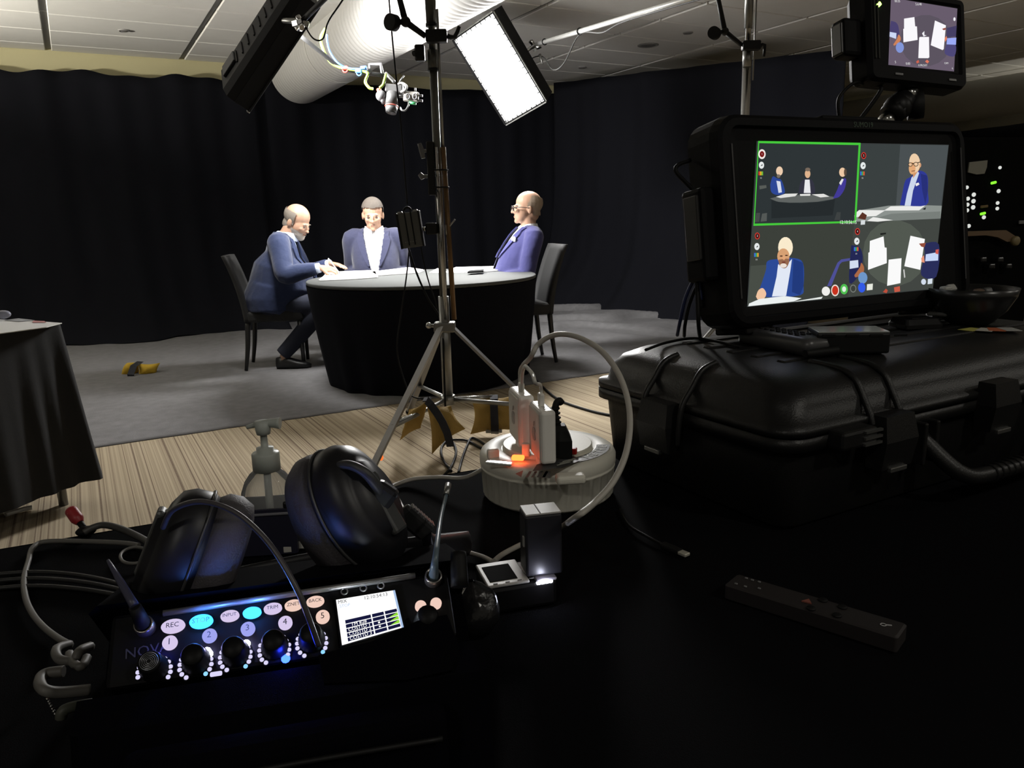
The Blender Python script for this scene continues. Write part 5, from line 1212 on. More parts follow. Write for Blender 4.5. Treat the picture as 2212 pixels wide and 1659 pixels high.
# standing battery
bt2 = thing('camera_battery', 'tall black camera battery with a white top standing in the charger', 'battery', f @ T(bl_*.58, .006, .0302) @ RZ(R(-4)))
bwid, bdep_, bhh = .036, .027, .062
MB().box((bwid/2, bdep_/2, bhh/2), (bwid, bdep_, bhh), .002).build('case', mat('battery_black', (.016, .016, .020), .4), bt2)
MB().box((bwid/2, bdep_/2, bhh+.0008), (bwid*.98, bdep_*.98, .002), .0006, seg=1).build('top_label', mat('battery_top', (.36, .35, .33), .5), bt2)
MB().box((bwid*.42, bdep_*.5, bhh+.0020), (.0008, bdep_*.9, .0006)).build('label_seam', M_RLAB, bt2)
MB().box((-.0005, bdep_*.3, bhh*.55), (.0014, .004, .010)).build('side_mark', mat('battery_top', (.36, .35, .33), .5), bt2)

# ================================================================== hard case
hx0, hx1, hy0, hy1 = .672, 1.415, .578, .935
hc_ = thing('hard_case', 'large black moulded hard case with latches lying on the desk under the monitor', 'case', T(hx0, hy0, DT))
M_CASE = mat('case_black', (.0095, .0095, .0095), .40, spec=.35, bump=.12, bscale=500)
W_, D_ = hx1-hx0, hy1-hy0
def rrect(x0, y0, x1, y1, r, z, n=5):
    pts = []
    for cx, cy, a in ((x1-r, y0+r, -90), (x1-r, y1-r, 0), (x0+r, y1-r, 90), (x0+r, y0+r, 180)):
        for k in range(n+1): t_ = R(a+90*k/n); pts.append(V((cx+r*math.cos(t_), cy+r*math.sin(t_), z)))
    return pts
mb = MB(); mb.rings([rrect(.016, .012, W_-.016, D_-.012, .022, .0), rrect(.008, .006, W_-.008, D_-.006, .028, .006), rrect(0, 0, W_, D_, .032, .085), rrect(-.001, -.001, W_+.001, D_+.001, .032, .100), rrect(-.012, -.012, W_+.012, D_+.012, .036, .102), rrect(-.012, -.012, W_+.012, D_+.012, .036, .117)], True); mb.build('lower_shell', M_CASE, hc_)
mb = MB(); mb.rings([rrect(-.012, -.012, W_+.012, D_+.012, .036, .119), rrect(-.012, -.012, W_+.012, D_+.012, .036, .128), rrect(-.002, -.002, W_+.002, D_+.002, .034, .130), rrect(.002, .002, W_-.002, D_-.002, .036, .150), rrect(.012, .012, W_-.012, D_-.012, .040, .166), rrect(.030, .030, W_-.030, D_-.030, .045, .176), rrect(.055, .055, W_-.055, D_-.055, .04, .1795), rrect(.075, .075, W_-.075, D_-.075, .03, .180)], True); mb.build('lid', M_CASE, hc_)
CT = DT+.1805
# lid ribs
for k in range(5):
    MB().box((W_*.5, .10+.045*k, .1803), (W_*.74, .014, .004), .0018, seg=1).build('lid_rib', M_CASE, hc_)
for xr in (.128, .182):
    mb = MB(); mb.tube([(xr, .08, .1805), (xr, .034, .178), (xr, .012, .168), (xr, -.001, .148), (xr, -.012, .128), (xr, -.016, .118)], .0042, n=8); mb.build('strap_rib', M_CASE, hc_)
for s in (0, 1):
    yy = .155+.075*s; mb = MB(); mb.tube([(.040, yy, .178), (.016, yy, .170), (.0, yy, .150), (-.016, yy, .128), (-.022, yy, .100), (-.022, yy, .075)], .004, n=8); mb.build('latch_rib', M_CASE, hc_)
def latch(p, rot):
    t2 = MB(T(p) @ rot)
    t2.rings([[V((x, y, z)) for x, y in ((-.028, -.020), (.028, -.020), (.028, .002), (-.028, .002))] for z in (-.035,)] + [[V((x, y, 0)) for x, y in ((-.030, -.026), (.030, -.026), (.030, .002), (-.030, .002))], [V((x, y, .030)) for x, y in ((-.026, -.020), (.026, -.020), (.026, .002), (-.026, .002))]], False)
    l = t2.build('latch', M_CASE, hc_)
    MB(T(p) @ rot).box((0, -.021, -.036), (.030, .006, .006), .001).build('latch_pin', M_STEEL, l)
    return l
latch((.155, -.012, .100), Matrix.Identity(4)); latch((.375, -.012, .112), Matrix.Identity(4))
latch((-.012, .192, .098), RZ(R(-90)))
# padlock lug and pressure valve
MB().box((.085, -.018, .112), (.06, .030, .022), .004).build('padlock_lug', M_CASE, hc_)
mb = MB()
for k in range(3): mb.box((.104, -.034, .104+.0075*k), (.030, .004, .003))
tag(mb.build('lug_plates', M_STEEL, hc_), None, None, kind='stuff')
mb = MB(T(.205, -.002, .072) @ RX(R(90))); mb.lathe([(.016, 0), (.016, .006), (.012, .009), (.001, .009)], 24); mb.build('pressure_valve', M_CASE, hc_)
p = V((.199, -.008, .060)); MB(T(p)).box((0, 0, 0), (.012, .004, .004), .001).build('valve_mark', mat('dull_red', (.22, .07, .05), .5), hc_)
# carry handle folded out at the front
mb = MB(); mb.tube([(.235, -.004, .088), (.244, -.030, .062), (.260, -.052, .042), (.30, -.060, .037), (.46, -.060, .037), (.50, -.052, .042), (.516, -.030, .062), (.525, -.004, .088)], .0105, n=10, k=4); mb.build('carry_handle', M_CASE, hc_)
for k in range(12):
    mb = MB(T(.305+.013*k, -.060, .037)); mb.torus((0, 0, 0), .0105, .002, axis=V((1, 0, 0)), n=14, m=5); mb.build('grip_ring', M_RUBBER, hc_)
for x in (.222, .246, .515, .538):
    MB().box((x, -.010, .080), (.006, .030, .055), .002).build('handle_lug', M_CASE, hc_)
for k in range(6): MB().box((.60+.02*k, -.004, .05), (.006, .012, .08), .002).build('wall_rib', M_CASE, hc_)

# ================================================================== things on top of the case
def on_case(px, py): p = atz(px, py, CT+.002); return V((p.x, p.y, CT+.002))
# remote control, buttons up
a, b = on_case(1603, 736), on_case(1752, 768); x = (b-a).normalized(); c = (a+b)/2+Z.cross(x)*.012
t = thing('remote_control', 'dark remote control with rows of raised buttons lying on the hard case', 'remote control', frame(c, x, Z.cross(x), Z)); L_ = (b-a).length*1.02
mb = MB(); mb.rings([rrect(-L_/2, -.022, L_/2, .022, .012, .0), rrect(-L_/2-.002, -.024, L_/2+.002, .024, .013, .012), rrect(-L_/2, -.022, L_/2, .022, .012, .020), rrect(-L_/2+.01, -.016, L_/2-.01, .016, .008, .0225)], True); mb.build('body', mat('remote_grey', (.055, .055, .058), .35), t)
for i in range(9):
    for j in range(3):
        if i in (1,) or (i < 4 and j == 1): continue
        MB(T(-L_*.40+L_*.085*i, -.010+.010*j, .0232)).box((0, 0, 0), (.0065, .0048, .003), .001, seg=1).build('button', M_RUBBER, t)
# black box, its top coloured pale for the screens' reflection
a, b = on_case(1764, 765), on_case(1922, 764); x = (b-a).normalized(); w2 = (b-a).length
t = thing('small_device_box', 'small black device box with its top coloured pale for the sheen of the screens on the hard case', 'electronics', frame(a, x, Z.cross(x), Z))
dd_ = .055
MB().box((w2/2, dd_/2, .014), (w2, dd_, .028), .003).build('case', M_BLACKPLASTIC, t)
MB().box((w2/2, dd_/2, .0285), (w2*.97, dd_*.95, .002), .0006, seg=1).build('top_sheen', mat('screen_sheen_top', (.34, .36, .35), .18), t)
for k in range(4): MB().box((.014+.03*k, -.0006, .0245), (.016, .0016, .003)).build('front_slot', M_RUBBER, t)
# short black stub, thin cable, flat device, cards, bowl
p = on_case(1778, 770); o = MB().tube([(-.030, .004, .006), (0, 0, .006), (.024, -.002, .006)], [.005, .006, .0055], n=10).build('short_plug', M_RUBBER); o.location = p; tag(o, 'short black plug lying between the remote control and the device box', 'plug')
wire('case_cable', 'thin black cable lying across the left end of the case lid', [on_case(1395, 758)+Z*.0015, on_case(1440, 742)+Z*.0015, on_case(1500, 733)+Z*.0015, on_case(1560, 742)+Z*.0015, on_case(1600, 752)+Z*.0015], .0022, M_RUBBER)
a = on_case(1958, 712); b = on_case(2040, 708); x = (b-a).normalized(); w2 = (b-a).length
t = thing('flat_device', 'flat black wedge device on the case lid below the right end of the monitor', 'electronics', frame(a, x, Z.cross(x), Z))
mb = MB(); mb.rings([rrect(0, 0, w2, .05, .006, 0), rrect(0, 0, w2, .05, .006, .006), rrect(.004, .006, w2-.004, .046, .005, .014)], False); mb.build('body', M_BLACKPLASTIC, t)
MB().box((w2*.5, .026, .0146), (w2*.4, .02, .001)).build('touch_plate', M_SATIN, t)
for k, (px, py, col) in enumerate(((2098, 712, (.45, .42, .10)), (2130, 713, (.55, .52, .45)), (2152, 713, (.50, .14, .06)), (2180, 713, (.42, .42, .40)))):
    p = on_case(px, py); o = MB().box((0, 0, .0004+.0003*k), (.034, .022, .0007), 0, rot=RZ(.3*k).to_3x3()).build('printed_card', mat('card_%d' % k, col, .5)); o.location = p
    tag(o, ('yellow', 'cream', 'red', 'grey')[k]+' printed card on the case lid in front of the bowl', 'card')
p = on_case(2128, 706); p = p+F0*.045; t = thing('bowl', 'deep black bowl of bits standing on the right end of the hard case', 'bowl', T(p))
mb = MB(); mb.lathe([(.030, 0), (.034, .003), (.052, .022), (.064, .045), (.067, .058), (.0645, .058), (.060, .046), (.048, .025), (.030, .008), (.001, .007)], 40); mb.build('bowl_shell', mat('black_bowl', (.014, .014, .014), .3), t)
for k, (dx, dy, lab) in enumerate(((-.045, -.005, 'pale wrapped sweet at the left rim of the black bowl'), (-.028, .012, 'second pale wrapped sweet just right of the one at the rim of the bowl'), (.005, -.01, 'dark brown wrapped sweet in the middle of the black bowl'), (.030, .01, 'black wrapped sweet at the right in the black bowl'))):
    o = MB().box((0, 0, 0), (.020, .012, .011), .003, rot=Matrix.Rotation(k*.9, 3, 'X')).build('wrapped_sweet', mat('sweet_%d' % (k//2+k//3), ((.4, .4, .37), (.12, .08, .06), (.05, .05, .05))[k//2+k//3], .35)); o.location = p+R0*dx+F0*dy+Z*(.056 if k < 2 else .05)
    tag(o, lab, 'sweet', 'sweets in the black bowl')
for k, (px, py) in enumerate(((2060, 690), (2085, 700), (2050, 702))):
    pp = on_case(px, py)+F0*.03; o = MB().box((0, 0, .003), (.05, .03, .006), .002, rot=RZ(.5*k-.6).to_3x3(), seg=1).build('folded_leaflet', mat('grey_leaflet', (.10, .10, .10), .5)); o.location = pp+Z*.0066*k
    tag(o, ('top', 'middle', 'lowest')[2-k]+' grey folded leaflet in the little pile left of the bowl', 'leaflet')

# ================================================================== large monitor
mc0 = [atd(1636, 305, 1.09), atd(2049, 313, 1.256), atd(2013, 625, 1.256), atd(1613, 664, 1.09)]
mo = sum(mc0, V())/4; MX = ((mc0[1]-mc0[0])+(mc0[2]-mc0[3])).normalized(); MY = ((mc0[0]-mc0[3])+(mc0[1]-mc0[2])); MY = (MY-MX*MY.dot(MX)).normalized(); MZ = MX.cross(MY)
MM = frame(mo, MX, MY, MZ); MI = MM.inverted()
def mon(cx, cy, z=.0004):                    # crop coordinates of the screen close-up -> screen plane
    q = MI @ atplane(1480+.33152*cx, 200+.33152*cy, mo, MZ); return V((q.x, q.y, z))
c4 = [MI @ p for p in mc0]; sx0, sx1, sy0, sy1 = (c4[0].x+c4[3].x)/2, (c4[1].x+c4[2].x)/2, (c4[2].y+c4[3].y)/2, (c4[0].y+c4[1].y)/2
MCK = [mon(468, 318), mon(1716, 342), mon(1612, 1278), mon(405, 1395)]
monitor = thing('large_monitor', 'large black production monitor on the hard case showing four camera pictures', 'monitor', MM)
M_MON = mat('monitor_black', (.0026, .0026, .0032), .6, spec=.14, bump=.05, bscale=600)
bl, bb, br_, btp = MCK[0].x-.042, min(MCK[3].y, MCK[2].y)-.030, MCK[1].x+.034, MCK[0].y+.036
bl = min(bl, MCK[3].x-.038)
def rr2(x0, y0, x1, y1, r, z): return rrect(x0, y0, x1, y1, r, z)
mb = MB(); mb.rings([rr2(bl+.02, bb+.015, br_-.02, btp-.015, .030, -.075), rr2(bl, bb, br_, btp, .034, -.060), rr2(bl-.001, bb-.001, br_+.001, btp+.001, .034, -.012), rr2(bl+.001, bb+.001, br_-.001, btp-.001, .033, .004), rr2(bl+.006, bb+.006, br_-.006, btp-.006, .030, .008),
                    rr2(bl+.020, bb+.014, br_-.016, btp-.016, .016, .008), rr2(bl+.022, bb+.016, br_-.018, btp-.018, .014, .0015), rr2(min(MCK[0].x, MCK[3].x), min(MCK[2].y, MCK[3].y), max(MCK[1].x, MCK[2].x), max(MCK[0].y, MCK[1].y), .001, -.0005)], False)
mb.build('housing', M_MON, monitor)
for x in (bl+.021, br_-.017): MB().box((x, (bb+btp)/2, .0088), (.0022, (btp-bb)*.72, .0016), .0005, seg=1).build('bezel_strip', mat('bezel_grey', (.060, .060, .062), .3), monitor)
MB().box((bl-.012, -.01, -.030), (.026, .13, .045), .006).build('side_module', M_MON, monitor)
MB().box((bl-.026, .0, -.028), (.006, .09, .03), .002).build('module_plate', M_SATIN, monitor)
MB().box(((bl+br_)/2+.02, btp+.004, -.03), (.12, .010, .035), .003).build('top_plate', M_MON, monitor)
for x in (bl+.06, br_-.06): MB().box((x, bb-.004, -.035), (.05, .012, .07), .003).build('foot', M_RUBBER, monitor)
mb = MB(); text_mb(mb, 'SUMO19', .011, T((MCK[0].x+MCK[1].x)/2+.0, btp-.0105, .0086) @ RZ(0), mat('dim_green_print', (.03, .07, .035), .5)); mb.build('maker_lettering', None, monitor, fix=False)
mb = MB(); mb.use(glow('screen_base', S(54, 58, 58), 1)); mb.poly([mon(466, 316, 0), mon(1718, 340, 0), mon(1614, 1282, 0), mon(403, 1397, 0)]); scr = mb.build('screen', None, monitor)
LAY = [0.0004]
pic = MB()
def gp(col, pts, curve=False):
    LAY[0] += .000025; pic.use(glow('px_%02x%02x%02x' % col, S(*col), 1.0)); P = [mon(x, y, LAY[0]) for x, y in pts]
    if curve: P = smoothpts(P+[P[0]], 4)[:-1]
    pic.poly(P)
def gell(col, cx, cy, rx, ry, n=18, rot=0.0): gp(col, [(cx+rx*math.cos(a)*math.cos(rot)-ry*math.sin(a)*math.sin(rot), cy+rx*math.cos(a)*math.sin(rot)+ry*math.sin(a)*math.cos(rot)) for a in [2*math.pi*k/n for k in range(n)]])
def gtext(txt, cx, cy, h, col=(235, 235, 235)):
    LAY[0] += .000025; a, b, c = mon(cx, cy, LAY[0]), mon(cx+20, cy, LAY[0]), mon(cx, cy-20, LAY[0])
    text_mb(pic, txt, (mon(cx, cy-h)-mon(cx, cy)).length*1.3, frame(a, b-a, c-a), glow('px_t%02x%02x%02x' % col, S(*col), 1.0))
# four pictures: grounds
gp((46, 52, 54), [(470, 330), (1125, 342), (1098, 845), (443, 862)]); gp((74, 80, 82), [(1135, 336), (1714, 344), (1664, 770), (1105, 790)]); gp((58, 64, 64), [(1135, 336), (1400, 340), (1370, 770), (1105, 790)])
gp((60, 64, 58), [(440, 868), (1095, 845), (1070, 1330), (405, 1393)]); gp((72, 77, 70), [(425, 1130), (700, 1110), (690, 1365), (405, 1393)]); gp((66, 70, 66), [(1098, 846), (1660, 824), (1612, 1278), (1062, 1330)]); gell((82, 88, 80), 1364, 1045, 208, 215)
# picture 1: three men at the table
gp((96, 100, 98), [(552, 692), (600, 712), (680, 718), (760, 717), (860, 712), (960, 695), (982, 684), (900, 672), (760, 668), (620, 674)]); gp((38, 43, 45), [(560, 700), (620, 716), (760, 722), (900, 712), (975, 694), (960, 800), (560, 820)])
gp((96, 100, 98), [(552, 690), (600, 708), (680, 715), (760, 715), (860, 709), (960, 692), (982, 682), (900, 670), (760, 666), (620, 674)])
gp((225, 225, 222), [(590, 680), (650, 660), (732, 658), (715, 676), (620, 688)]); gp((225, 225, 222), [(745, 662), (815, 660), (812, 673), (748, 674)]); gp((225, 225, 222), [(822, 664), (900, 660), (938, 678), (880, 684)])
gp((46, 72, 150), [(552, 600), (568, 548), (598, 560), (622, 568), (640, 610), (645, 655), (600, 668), (560, 650)], True); gp((215, 220, 235), [(592, 575), (618, 580), (628, 650), (606, 655)]); gell((236, 205, 175), 612, 512, 22, 30); gell((120, 110, 100), 606, 545, 12, 12)
gp((52, 52, 66), [(735, 655), (748, 590), (775, 565), (815, 565), (836, 595), (842, 655), (800, 660)], True); gp((232, 232, 236), [(778, 568), (808, 568), (815, 655), (770, 655)]); gell((222, 178, 140), 795, 530, 18, 28); gell((120, 105, 92), 796, 502, 17, 12)
gp((66, 58, 150), [(960, 690), (985, 640), (1005, 590), (1030, 560), (1046, 570), (1035, 630), (1000, 680)], True); gp((225, 225, 230), [(1000, 590), (1018, 562), (1030, 566), (1012, 605)]); gell((236, 200, 165), 1022, 520, 22, 30); gell((90, 75, 62), 1040, 520, 9, 24)
gp((88, 92, 88), [(480, 608), (525, 604), (527, 622), (482, 632)]); gp((84, 88, 86), [(498, 790), (530, 785), (528, 838), (488, 842)]); gp((70, 74, 72), [(460, 785), (485, 785), (480, 842), (448, 846)]); gp((62, 66, 66), [(985, 780), (1010, 780), (1006, 830), (968, 832)])
# picture 2: man in glasses
gp((140, 146, 142), [(1098, 800), (1150, 765), (1320, 738), (1500, 733), (1668, 738), (1660, 820), (1340, 835), (1100, 842)]); gp((120, 126, 122), [(1180, 836), (1340, 790), (1660, 775), (1658, 822), (1340, 836)])
gp((235, 235, 232), [(1290, 770), (1335, 742), (1560, 737), (1520, 768)]); gp((235, 235, 232), [(1100, 790), (1130, 766), (1300, 768), (1240, 805), (1110, 812)]); gp((235, 235, 232), [(1180, 838), (1220, 812), (1350, 832), (1250, 842)]); gp((90, 50, 38), [(1120, 820), (1150, 780), (1180, 800), (1170, 830)]); gp((30, 34, 38), [(1540, 760), (1565, 748), (1560, 765)])
gp((48, 58, 148), [(1395, 735), (1410, 660), (1430, 575), (1465, 550), (1520, 510), (1572, 540), (1577, 640), (1565, 735)], True); gp((40, 48, 120), [(1530, 530), (1572, 542), (1577, 640), (1560, 730), (1540, 640)]); gp((205, 215, 235), [(1470, 555), (1510, 515), (1520, 525), (1480, 640), (1464, 738), (1425, 738), (1440, 660)]); gp((240, 235, 230), [(1495, 595), (1515, 587), (1522, 600), (1500, 612)])
gp((212, 150, 105), [(1480, 560), (1515, 510), (1530, 480), (1480, 500)]); gell((238, 206, 170), 1490, 460, 36, 62, rot=-.05); gell((226, 170, 120), 1474, 495, 22, 40); gp((40, 32, 28), [(1450, 460), (1492, 462), (1528, 450), (1528, 455), (1492, 468), (1450, 466)]); gell((40, 32, 28), 1462, 470, 15, 14); gell((232, 190, 150), 1462, 470, 11, 10); gell((40, 32, 28), 1498, 468, 16, 15); gell((236, 200, 162), 1498, 468, 12, 11); gp((110, 60, 45), [(1468, 512), (1492, 508), (1491, 513), (1469, 516)]); gell((226, 165, 120), 1480, 490, 7, 12); gell((214, 160, 120), 1526, 474, 6, 14)
# picture 3: bearded man writing
gp((44, 74, 150), [(480, 1280), (520, 1160), (530, 1100), (600, 1085), (690, 1078), (762, 1110), (766, 1260), (745, 1320), (560, 1335), (500, 1320)], True); gp((34, 58, 124), [(700, 1085), (762, 1110), (766, 1260), (742, 1320), (690, 1300)]); gp((225, 232, 245), [(600, 1120), (650, 1130), (690, 1085), (680, 1160), (652, 1325), (560, 1330), (590, 1200)])
gell((250, 235, 205), 648, 1010, 48, 68); gell((214, 160, 115), 634, 1068, 40, 52); gp((150, 105, 78), [(600, 1090), (670, 1085), (662, 1130), (640, 1146), (612, 1132)], True); gell((235, 225, 215), 634, 1128, 22, 14); gell((70, 45, 36), 620, 1066, 10, 4); gell((70, 45, 36), 654, 1062, 10, 4); gell((225, 165, 120), 637, 1078, 9, 14); gell((110, 50, 42), 636, 1106, 13, 4)
gp((240, 195, 160), [(455, 1330), (470, 1290), (500, 1275), (522, 1310), (505, 1345), (470, 1350)], True); gp((235, 240, 240), [(410, 1375), (480, 1345), (640, 1326), (752, 1340), (700, 1362), (405, 1393)]); gp((60, 64, 60), [(752, 1336), (860, 1318), (886, 1330), (760, 1346)]); gp((230, 235, 232), [(700, 1362), (890, 1330), (880, 1345), (720, 1362)])
gp((78, 80, 150), [(918, 1262), (985, 1110), (1010, 1088), (1090, 1076), (1085, 1092), (1015, 1105), (1000, 1120), (945, 1262)]); gp((36, 40, 84), [(1075, 995), (1130, 1010), (1150, 1080), (1130, 1180), (1062, 1240)], True); gp((210, 220, 240), [(1065, 1098), (1120, 1092), (1122, 1140), (1065, 1150)]); gp((170, 105, 70), [(1095, 1190), (1130, 1140), (1140, 1110), (1158, 1140), (1150, 1180), (1105, 1205)], True); gell((110, 150, 200), 1150, 1208, 30, 38)
# picture 4: table from above
gp((250, 250, 250), [(1196, 968), (1285, 938), (1292, 1010), (1305, 1012), (1306, 1112), (1184, 1156), (1186, 1045), (1194, 1040)]); gp((250, 250, 250), [(1318, 1090), (1402, 1080), (1395, 1242), (1308, 1260)]); gp((250, 250, 250), [(1460, 934), (1554, 955), (1524, 1156), (1420, 1132)])
gp((42, 46, 90), [(1545, 985), (1645, 990), (1628, 1200), (1530, 1190), (1552, 1060)], True); gp((200, 215, 250), [(1560, 1055), (1642, 1040), (1640, 1095), (1556, 1100)]); gp((230, 150, 120), [(1530, 1080), (1548, 1060), (1552, 1110), (1532, 1105)]); gp((150, 80, 60), [(1515, 985), (1560, 980), (1550, 1010), (1530, 1005)]); gp((210, 90, 80), [(1624, 1025), (1644, 1022), (1640, 1055), (1622, 1050)]); gp((190, 80, 60), [(1280, 1300), (1300, 1278), (1312, 1290), (1304, 1308)]); gp((200, 90, 70), [(1352, 1270), (1390, 1262), (1392, 1296), (1356, 1302)]); gp((200, 200, 198), [(1412, 1155), (1420, 1152), (1426, 1205), (1418, 1208)]); gp((30, 32, 30), [(1262, 918), (1300, 914), (1300, 924), (1264, 930)])
# green frame
for q in ([(468, 318), (1134, 330), (1132, 345), (468, 332)], [(1122, 332), (1135, 332), (1105, 850), (1093, 850)], [(468, 318), (475, 318), (444, 865), (437, 865)], [(437, 856), (1102, 838), (1100, 850), (436, 870)]): gp((70, 200, 60), q)
# icons
for x, y, n_, on in ((492, 404, '1', 1), (1154, 413, '2', 0), (461, 936, '3', 0), (1113, 907, '4', 0)):
    if on: gell((245, 235, 230), x, y, 24, 32); gell((120, 20, 20), x, y, 15, 20)
    else: gell((220, 60, 50), x, y, 16, 22); gell((60, 20, 20), x, y, 12, 17)
    gtext(n_, x, y, 15)
for x, y in ((488, 476), (1149, 479), (458, 1005), (1108, 970)): gell((230, 235, 235), x, y, 17, 23); gp((60, 64, 64), [(x-6, y+6), (x+7, y+3), (x+6, y-8), (x-2, y)])
for x, y, cs in ((483, 530, ((210, 70, 40), (230, 180, 40), (120, 190, 60))), (1144, 530, ((60, 110, 220), (60, 170, 90), (220, 90, 50))), (454, 1060, ((60, 110, 220), (60, 170, 90), (230, 160, 50))), (1103, 1022, ((60, 110, 220), (60, 170, 90), (220, 90, 50)))):
    for k, c_ in enumerate(cs): gp(c_, [(x-15+10*k, y-13), (x-6+10*k, y-13), (x-6+10*k, y+12), (x-15+10*k, y+12)])
    gtext('1:3' if x == 483 else '3:3', x, y+30, 10)
gtext('12:10:56:15', 1050, 848, 26)
gell((240, 240, 236), 905, 1295, 27, 30); gell((235, 225, 215), 965, 1290, 26, 38); gell((200, 50, 30), 965, 1290, 20, 30); gell((80, 190, 80), 1023, 1282, 25, 34); gell((225, 240, 225), 1023, 1282, 13, 18); gell((120, 125, 120), 1082, 1278, 20, 26); gell((60, 64, 60), 1082, 1278, 15, 20); gell((50, 90, 230), 1138, 1272, 24, 32); gp((230, 232, 222), [(1172, 1250), (1210, 1246), (1208, 1286), (1170, 1290)]); gell((210, 220, 235), 1540, 1234, 16, 19); gp((215, 225, 235), [(1568, 1216), (1598, 1212), (1596, 1246), (1566, 1250)]); gp((215, 220, 222), [(1132, 835), (1160, 833), (1158, 862), (1130, 864)])
pic.build('screen_picture', None, scr, fix=False)
# cables at the left of the monitor
wire('monitor_cable', 'black cable hanging down the left side of the large monitor', [MM @ V((bl-.005, .10, -.05)), MM @ V((bl-.036, .085, -.045)), atd(1508, 430, 1.10), atd(1503, 520, 1.10), atd(1506, 620, 1.10), atd(1509, 700, 1.10), atz(1512, 728, CT+.004)], .003, M_RUBBER)
wire('monitor_cable', 'blue cable curving out of the lower left of the large monitor', [MM @ V((bl-.002, -.10, -.05)), atd(1505, 600, 1.12), atd(1482, 640, 1.14), atd(1470, 690, 1.16), atz(1463, 724, CT+.004)], .0028, mat('navy_cable', (.02, .03, .10), .45))
wire('monitor_cable', 'second dark cable curving out of the lower left of the large monitor', [MM @ V((bl-.002, -.112, -.05)), atd(1508, 618, 1.12), atd(1490, 655, 1.14), atd(1480, 700, 1.15), atz(1478, 726, CT+.004)], .0026, M_RUBBER)

# ================================================================== small monitor on the large one
sc0 = [atd(1921, -6, 1.20), atd(2068, 18, 1.25), atd(2060, 155, 1.25), atd(1919, 140, 1.20)]
so_ = sum(sc0, V())/4; SX = ((sc0[1]-sc0[0])+(sc0[2]-sc0[3])).normalized(); SY = ((sc0[0]-sc0[3])+(sc0[1]-sc0[2])); SY = (SY-SX*SY.dot(SX)).normalized(); SZ = SX.cross(SY)
SM = frame(so_, SX, SY, SZ); SMI = SM.inverted()
def smp(cx, cy, z=.0004): q = SMI @ atplane(1800+.1688*cx, .1688*cy, so_, SZ); return V((q.x, q.y, z))
sm = thing('small_monitor', 'small black field monitor showing papers from above, mounted over the large monitor', 'monitor', SM)
k4 = [smp(738, -30), smp(1588, 110), smp(1545, 915), smp(705, 830)]
x0_, x1_, y0_, y1_ = min(k4[0].x, k4[3].x), max(k4[1].x, k4[2].x), min(k4[2].y, k4[3].y), max(k4[0].y, k4[1].y)
mb = MB(); mb.rings([rrect(x0_-.034, y0_-.020, x1_+.010, y1_+.010, .010, -.045), rrect(x0_-.040, y0_-.026, x1_+.014, y1_+.014, .012, -.034), rrect(x0_-.040, y0_-.026, x1_+.014, y1_+.014, .012, -.004), rrect(x0_-.034, y0_-.022, x1_+.011, y1_+.011, .009, .003), rrect(x0_-.004, y0_-.004, x1_+.004, y1_+.004, .003, .003), rrect(x0_-.001, y0_-.001, x1_+.001, y1_+.001, .002, -.0005)], False); mb.build('housing', M_MON, sm)
MB().box((x0_-.058, (y0_+y1_)/2-.010, -.024), (.036, .058, .030), .006).build('battery', M_MON, sm)
MB().box((x0_-.076, (y0_+y1_)/2-.012, -.024), (.006, .048, .022), .002).build('battery_latch', M_SATIN, sm)
for k in (0, 1): MB().box((x0_-.0285+.0065*k, (y0_+y1_)/2+.002, .0035), (.0022, (y1_-y0_)*.92, .003), .0006, seg=1).build('edge_rib', mat('rib_grey', (.05, .05, .043), .5, spec=.2), sm)
q = smp(560, 70, .002); MB(T(q.x, q.y, .004)).box((0, 0, 0), (.008, .006, .003), .001, rot=RZ(.7).to_3x3(), seg=1).build('tally_lamp', glow('tally_green', (.35, 1.0, .08), 9.0), sm)
for x_ in (x0_+.018, x1_-.02): MB().box((x_, y0_-.014, .0035), (.016, .004, .002), .0006, seg=1).build('front_key', mat('key_grey', (.10, .10, .10), .35), sm)
mb = MB(); mb.use(glow('small_screen_base', S(104, 92, 108), 1)); mb.poly([smp(738, -30, 0), smp(1588, 110, 0), smp(1545, 915, 0), smp(705, 830, 0)]); scr2 = mb.build('screen', None, sm)
pic = MB(); mon_keep = mon
def mon(cx, cy, z=.0004): return smp(cx, cy, z)
LAY[0] = .0004
gell((92, 84, 96), 1180, 520, 330, 330); gp((250, 248, 252), [(903, 240), (1035, 220), (1045, 338), (1068, 340), (1076, 512), (895, 543), (892, 372), (903, 368)]); gp((250, 248, 252), [(1096, 485), (1105, 474), (1222, 474), (1226, 735), (1210, 746), (1085, 745)]); gp((250, 248, 252), [(1298, 264), (1438, 326), (1410, 630), (1395, 642), (1244, 580)])
gp((74, 66, 110), [(735, 268), (800, 290), (832, 350), (835, 470), (725, 420)], True); gp((205, 215, 245), [(720, 410), (805, 425), (800, 500), (716, 470)]); gp((205, 130, 90), [(765, 570), (810, 500), (830, 445), (858, 480), (850, 530), (780, 585)], True); gell((130, 150, 215), 848, 610, 52, 68)
gp((70, 64, 100), [(1450, 360), (1575, 330), (1565, 470), (1445, 480)]); gp((78, 72, 120), [(1440, 575), (1560, 575), (1545, 720), (1425, 690)], True); gp((155, 170, 245), [(1452, 492), (1570, 484), (1565, 575), (1445, 570)]); gp((225, 130, 100), [(1420, 490), (1445, 462), (1452, 500), (1425, 540)]); gp((150, 80, 70), [(1385, 372), (1430, 356), (1440, 380), (1410, 390)]); gp((205, 100, 80), [(1055, 790), (1085, 768), (1095, 800), (1065, 815)]); gp((225, 120, 95), [(1170, 790), (1195, 765), (1222, 790), (1200, 815)]); gell((240, 240, 245), 1545, 248, 14, 24); gp((240, 240, 245), [(1130, 430), (1160, 400), (1160, 450), (1190, 455), (1150, 470)])
